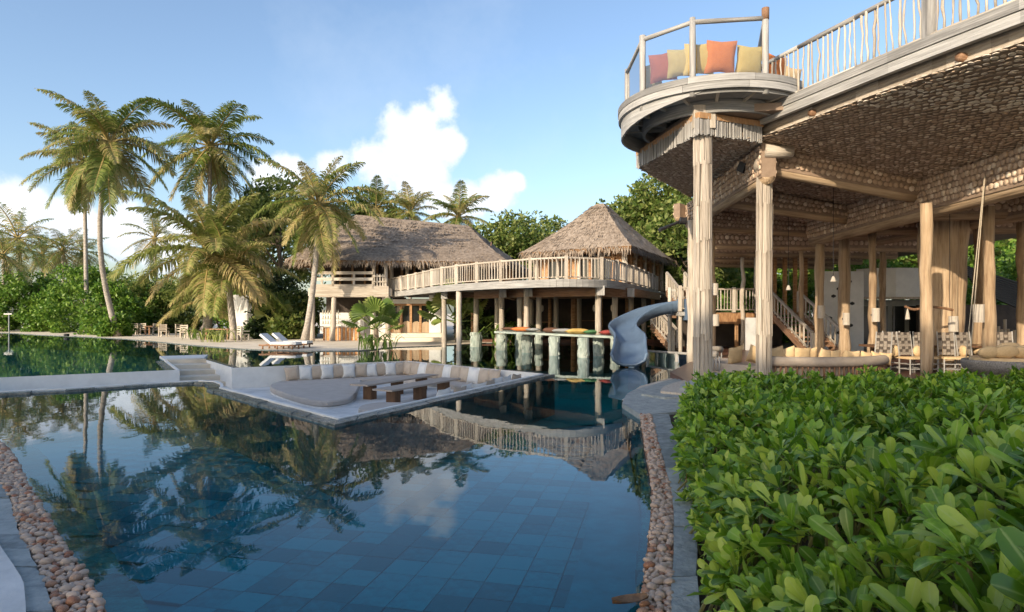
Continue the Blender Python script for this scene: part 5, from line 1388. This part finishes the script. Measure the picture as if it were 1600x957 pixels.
MB().box((b_.x, b_.y + .6, .78), (1.5, .8, .07)).build('table_top', 'brown_beam', bt_)
for dx in (-.65, .65):
    for dy in (.3, .9): MB().box((b_.x + dx, b_.y + dy, .395), (.1, .1, .7)).build('leg', 'brown_beam', bt_)
lp = thing('path_light', 'slim dark path light with a flat head by the left shrubs', 'lamp', G(14, 521, .04)); b_ = G(14, 521, .04)
MB().tube([b_, b_ + Vector((0, 0, 1.75))], .05, 6).build('pole', 'metal_grey', lp); MB().box(b_ + Vector((0, 0, 1.8)), (.75, .3, .1)).build('head', 'metal_grey', lp)
bl_ = thing('bollard_light', 'short dark bollard at the pool edge before the left shrubs', 'lamp', G(104, 525.5, .04)); b_ = G(104, 526, .04)
MB().tube([b_, b_ + Vector((0, 0, .22))], .2, 8).build('post', 'metal_black', bl_)
ww = thing('white_wall', 'curved white rendered wall behind the second young palm', 'wall', G(380, 522, .04)); b_ = Vector((X(380, 52), 52, 0))
MB().prism([(b_.x - 1.0, 52.2), (b_.x - .4, 51.7), (b_.x + .5, 51.6), (b_.x + 1.0, 52), (b_.x + 1.0, 52.6), (b_.x - 1, 52.6)], .04, 3.4).build('panel', 'plaster', ww)

# ================================================================ PALMS
def TP(px, py, y): return P(px, py, y)
palm('tall slender coconut palm with a big drooping crown beside the round shrubs', G(184, 526, .04), TP(172, 222, 47), 5.0, 32, None, .22, 1.0, bow=-1.6)
b0 = P(136, 425, 60); palm('tall coconut palm standing behind the round shrubs', (b0.x, 60, .04), TP(131, 252, 60), 5.2, 32, None, .2)
palm('tall coconut palm whose trunk is hidden behind the young palm', (X(322, 56), 56, .04), TP(328, 228, 56), 6.0, 30, None, .22, .95)
palm('young palm with very broad arching yellow-green fronds on the sand', G(323, 530, .04), TP(330, 395, 46), 6.5, 24, None, .34, .85, bow=0, lo=-34, nl=80, fm='frond_pale')
palm('second young palm leaning behind the broad arching one', G(367, 531.5, .04), TP(356, 428, 45.5), 4.8, 18, None, .26, .9, bow=.3, lo=-48)
palm('leaning coconut palm in front of the long thatched house', G(476, 535, .04), TP(497, 318, 40), 4.1, 28, None, .2, .9, bow=.5)
palm('coconut palm rising behind the middle of the long thatched roof', (X(640, 64), 64, .04), TP(641, 332, 64), 3.6, 20, 'palms behind the roofs', .18, .7, lo=-40)
palm('coconut palm rising behind the right end of the long thatched roof', (X(716, 62), 62, .04), TP(716, 338, 62), 4.0, 20, 'palms behind the roofs', .2, .7, lo=-35)
palm('palm crown showing above the left part of the long thatched roof', (X(585, 66), 66, .04), TP(588, 325, 66), 4.0, 18, 'palms behind the roofs', .18, .9)
for px, py, y, L_, lb in ((28, 372, 72, 5.0, 'distant coconut palm at the far left above the shrubs'), (98, 392, 74, 4.4, 'distant coconut palm between the left shrubs and the tall trunk'), (66, 398, 80, 4.4, 'distant squat palm behind the left shrubs'), (242, 372, 70, 4.2, 'distant palm between the tall palm and the young palm'), (-40, 380, 76, 4.8, 'distant palm beyond the left shrubs'), (405, 352, 62, 4.0, 'palm crown behind the broad young palm'), (5, 398, 66, 4.0, 'low distant palm at the far left'), (130, 395, 78, 4.0, 'low distant palm seen past the twin trunks')):
    palm(lb, (X(px, y), y, .04), TP(px, py, y), L_, 20, 'distant palms', .2, .9, nl=34, nuts=False)
palm('small young palm without trunk in front of the shrubs by the chairs', G(310, 520, .04), TP(312, 470, 53), 3.4, 14, None, .14, .9, nuts=False, lo=-20)
fan_palm('bright fan palm in front of the long thatched house', G(588, 541, .04), 1.35, 15)
fan_palm('tall fan palm behind the walkway posts', (X(716, 41), 41, .04), 1.9, 15)
fan_palm('small fan palm at the edge of the sand left of the bar', (X(430, 47), 47, .04), 1.5, 12)
for i, (px, py, lb) in enumerate(((316, 531, 'at the foot of the broad young palm'), (338, 535, 'on the pool side of the broad young palm'), (358, 531, 'at the foot of the second young palm'), (392, 527, 'by the white wall'), (585, 547, 'below the bright fan palm'))):
    tuft('grass_tuft', 'yellow-green strappy tuft ' + lb, G(px, py, .04), 40, 1.0, spread=.45)
tuft('grass_tuft', 'green strappy tuft among the stone piers', (X(797, 36), 36.5, .04), 60, 1.6, spread=.5)

# ================================================================ SHRUBS AND TREES
BG = 'round shrubs along the far pool edge'
for px, py, rx2, h, n, lb in ((14, 519, 3.2, 8.8, 10000, 'tall rounded green shrub at the far left pool edge'), (-62, 519, 4, 6.8, 6000, 'rounded green shrub beyond the far left one'), (104, 521, 3.4, 8.4, 10000, 'largest rounded green shrub in the middle of the left bank'), (152, 524, 2.4, 6.0, 7000, 'rounded shrub touching the tall slender palm trunk'), (166, 526.5, 1.2, 2.4, 2500, 'low clipped shrub at the base of the tall slender palm'), (56, 519, 2.6, 5.0, 5000, 'dark rounded shrub between two larger ones on the left bank')):
    b = G(px, py, .04); bush('round_shrub', lb, (b.x, b.y + rx2 * .8, .04), (rx2, rx2, h * .72), n, .34, nclump=90, rc=rx2 * .27)
k = 0
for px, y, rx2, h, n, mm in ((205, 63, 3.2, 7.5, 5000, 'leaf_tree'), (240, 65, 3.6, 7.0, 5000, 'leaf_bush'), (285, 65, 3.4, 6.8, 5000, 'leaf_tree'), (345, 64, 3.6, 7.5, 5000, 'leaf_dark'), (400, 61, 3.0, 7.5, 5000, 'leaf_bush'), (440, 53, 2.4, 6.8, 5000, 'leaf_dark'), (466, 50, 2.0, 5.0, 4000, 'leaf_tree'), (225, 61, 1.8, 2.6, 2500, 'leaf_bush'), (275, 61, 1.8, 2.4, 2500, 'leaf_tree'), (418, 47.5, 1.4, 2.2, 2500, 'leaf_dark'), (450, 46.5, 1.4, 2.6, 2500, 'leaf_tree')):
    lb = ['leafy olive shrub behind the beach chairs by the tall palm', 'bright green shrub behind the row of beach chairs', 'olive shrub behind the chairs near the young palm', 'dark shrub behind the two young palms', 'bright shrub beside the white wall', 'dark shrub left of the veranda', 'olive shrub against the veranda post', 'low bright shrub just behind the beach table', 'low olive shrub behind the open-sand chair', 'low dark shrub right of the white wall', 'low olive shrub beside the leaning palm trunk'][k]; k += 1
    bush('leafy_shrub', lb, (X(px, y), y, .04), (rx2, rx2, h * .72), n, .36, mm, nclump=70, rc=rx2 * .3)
for px, y, h, rx2, n, mm, lb in ((440, 60, 14, 4.6, 9000, 'leaf_tree', 'broad tree behind the leaning palm left of the long house'), (395, 66, 13, 4.6, 7000, 'leaf_tree', 'broad tree behind the tall palms'), (575, 70, 15.0, 5.0, 8000, 'leaf_tree', 'broad tree behind the ridge of the long house'), (525, 68, 13.5, 4.6, 7000, 'leaf_tree', 'broad tree behind the left hip of the long roof'), (800, 60, 10.8, 4.2, 8000, 'leaf_tree', 'rounded tree between the long house and the hut'), (845, 64, 11.2, 4.2, 7000, 'leaf_tree', 'rounded tree just left of the hut roof'), (755, 66, 9.6, 4.0, 5000, 'leaf_tree', 'tree behind the right hip of the long roof'), (985, 56, 11.6, 4.2, 9000, 'leaf_tree', 'yellow-green tree right of the hut roof'), (1040, 50, 12.5, 4.0, 10000, 'leaf_tree', 'tall olive tree between the hut and the pavilion'), (1075, 46, 9.5, 3.6, 8000, 'leaf_tree', 'dense tree beside the pavilion corner'), (1110, 52, 10, 4.4, 7000, 'leaf_bush', 'tree beyond the back of the pavilion'), (910, 66, 10, 4.2, 5000, 'leaf_tree', 'tree behind the hut'), (1180, 52, 9, 4.6, 6000, 'leaf_bush', 'tree beyond the mezzanine'), (1250, 50, 8.5, 4.6, 6000, 'leaf_bush', 'tree beyond the climbing wall'), (1330, 48, 8.5, 4.6, 6000, 'leaf_tree', 'tree beyond the rear rooms'), (1410, 46, 8.5, 4.6, 6000, 'leaf_bush', 'tree beyond the massive trunk column'), (1490, 46, 8.5, 4.6, 6000, 'leaf_tree', 'tree beyond the slatted lean-to'), (1580, 46, 9, 4.8, 6000, 'leaf_bush', 'tree beyond the far right of the pavilion')):
    tree('broadleaf_tree', lb, (X(px, y), y, .04), h, (rx2, rx2, min(h * .42, rx2 * 1.25)), n, .42, mm, nclump=100, rc=rx2 * .26)
for i, (px, y, rx2, h) in enumerate(((1170, 40, 3, 5), (1255, 42, 3, 5), (1500, 34, 2.4, 4.4), (1560, 40, 4, 8), (1640, 34, 3.2, 7), (1140, 36, 1.6, 2.6))):
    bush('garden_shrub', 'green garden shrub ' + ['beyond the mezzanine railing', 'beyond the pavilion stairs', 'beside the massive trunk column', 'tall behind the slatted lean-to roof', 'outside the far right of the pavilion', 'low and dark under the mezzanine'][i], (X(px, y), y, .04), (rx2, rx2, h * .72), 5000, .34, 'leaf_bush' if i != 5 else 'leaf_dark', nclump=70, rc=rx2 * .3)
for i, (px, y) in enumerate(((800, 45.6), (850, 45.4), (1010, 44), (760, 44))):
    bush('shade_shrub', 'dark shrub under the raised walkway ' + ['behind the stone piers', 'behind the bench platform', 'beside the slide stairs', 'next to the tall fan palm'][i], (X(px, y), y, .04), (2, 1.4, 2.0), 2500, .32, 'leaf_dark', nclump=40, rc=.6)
# the tall trees behind the photographer that keep the pool corner in evening shade
for i in range(8):
    t_ = -26.5 + i * 4.5; c = Vector((-.6 * 21 + .8 * t_, -.8 * 21 - .6 * t_, .04))
    tree('garden_tree', 'tall garden tree behind the near pool corner, shading the hedge and lounge', (c.x, c.y, .04), 16.4 + random.uniform(-1.2, 1.0), (3.9, 3.9, 5.8), 5200, .62, 'leaf_tree', 'tall trees behind the pool corner', nclump=90, rc=1.25)

# ================================================================ NEAR HEDGE
hd = thing('hedge', 'glossy bright green hedge with rosettes of rounded leaves beside the pebble channel', 'hedge', (3, 5, .05))
def leaf_mesh(n=5, bend=.25, wid=.42):
    v, f = [], []
    for i in range(n + 1):
        t = i / n if n < 5 else (0, .2, .42, .62, .8, .94, 1.)[i]; w = wid * .5 * float(np.interp(t, [0, .15, .33, .5, .67, .82, .94, 1], [.08, .22, .46, .72, .94, 1, .72, .2]))
        x = t * math.cos(bend * t); z = t * t * -bend * .5
        fold = w * .28
        v += [(x, -w, z + fold), (x, 0, z), (x, w, z + fold)]
    for i in range(n):
        for s in (0, 1): f.append((i * 3 + s, (i + 1) * 3 + s, (i + 1) * 3 + s + 1, i * 3 + s + 1))
    return v, f
LV = [leaf_mesh(6, .3, .36), leaf_mesh(6, .65, .40), leaf_mesh(6, -.15, .32)]
LVs = [leaf_mesh(3, .25, .46), leaf_mesh(3, .6, .5), leaf_mesh(3, -.1, .42)]
LM = [MB().add(*q).mesh('leaf', 'leaf_hedge', True) for q in LV]
def veins(me):
    at_ = me.attributes.new('vein', 'FLOAT', 'POINT'); n = len(me.vertices)
    at_.data.foreach_set('value', np.tile(np.array([0, 1, 0], np.float32), n // 3))
for q in LM: veins(q)
cx = lambda y: float(np.interp(y, [p.y for p in cro], [p.x for p in cro]))
def hx(y): return float(np.interp(y, [1, 2, 3, 4, 5, 6, 8, 10, 12], [.60, .84, 1.10, 1.34, 1.55, 1.76, 2.18, 2.75, 3.6]))
def htop(x, y):
    b = float(np.interp(y, [0, 1.6, 2.6, 5, 9, 12.5], [1.2, 1.18, 1.08, .93, .74, .60]))
    d = x - hx(y) + .06
    b += .09 * math.sin(x * 2.1 + y * 1.3) + .07 * math.sin(x * 4.7 - y * 3.1) + .04 * math.sin(x * 9 + y * 7)
    return b * min(1, .42 + max(0, d) ** .55 * .75), d
mats_near, mats_far, stems = [], [], MB()
def rosette(x, y, z, near, tiltx, tilty, scale=1.):
    n = random.randint(8, 12); a0 = random.uniform(0, 6.3)
    B = Matrix.Translation((x, y, z)) @ Matrix.Rotation(tiltx, 4, 'X') @ Matrix.Rotation(tilty, 4, 'Y')
    for k in range(n):
        el_ = R(82 - 66 * (k / n) + random.uniform(-14, 10)); L_ = scale * random.uniform(.07, .165) * (.7 + .3 * min(1, k / n * 2))
        M = B @ Matrix.Rotation(a0 + k * 2.4, 4, 'Z') @ Matrix.Rotation(-el_, 4, 'Y') @ Matrix.Translation((.012, 0, 0)) @ Matrix.Rotation(random.gauss(0, .25), 4, 'X') @ Matrix.Diagonal((L_, L_ * random.uniform(.85, 1.1), L_, 1))
        (mats_near if near else mats_far).append((k % 3, M))
    if near or random.random() < .3:
        p = Vector((x, y, z)); stems.tube([p, p + Vector((random.gauss(0, .05), random.gauss(0, .05), -.16)), p + Vector((random.gauss(0, .12), random.gauss(0, .12), -.45))], [.006, .009, .012], 4)
y = .95
while y < 12.6:
    sp = .095 + .012 * min(y, 5) * .5
    x = hx(y) - .02; xe = min(.86 * y + .7, 11.8)
    while x < xe:
        px, py_ = x + random.gauss(0, sp * .3), y + random.gauss(0, sp * .3)
        if py_ > 11.4 + .9 * math.sin(px * .7) * .3 + (1.0 if px < 4.6 else 0): x += sp; continue
        z, d = htop(px, py_)
        dist = math.hypot(px, py_)
        if d > -.1 and dist > .9:
            edge_t = max(0, .45 - d) * 1.6
            rosette(px, py_, z + random.gauss(0, .045), dist < 4.2, random.gauss(0, .3) , -edge_t + random.gauss(0, .3), 1.35 if dist < 2.2 else 1.2 if dist < 3.6 else 1.12)
            if random.random() < .55: rosette(px + random.gauss(0, .06), py_ + random.gauss(0, .06), z - random.uniform(.14, .32), False, random.gauss(0, .5), random.gauss(0, .5) - edge_t, 1.05)
        x += sp
    # the flank above the kerb
    if y > 1.6:
        for q in range(4):
            zz = random.uniform(.16, .72); rosette(hx(y) + random.uniform(-.04, .16), y + random.gauss(0, .05), zz, y < 4.2, random.gauss(0, .3), -1.0 + random.gauss(0, .3))
    y += sp
mats_near.sort(key=lambda q: (q[1].translation - Vector((0, 0, CAMH))).length + (0 if 1050 < 800 + q[1].translation.x / max(.1, q[1].translation.y) * F < 1600 and HOR + (CAMH - q[1].translation.z) / max(.1, q[1].translation.y) * F < 957 else 50))
for v_, M in mats_near[:300]: obj('leaf', LM[v_], hd, M)
rest = mats_near[300:]
for k in range(3):
    veins(multi('leaves', *LV[k], [np.array(M) for v_, M in rest if v_ == k], 'leaf_hedge', hd, kind='stuff', smooth=True).data)
    multi('leaves', *LVs[k], [np.array(M) for v_, M in mats_far if v_ == k], 'leaf_hedge', hd, kind='stuff', smooth=True)
stems.build('stems', 'stem', hd, kind='stuff')
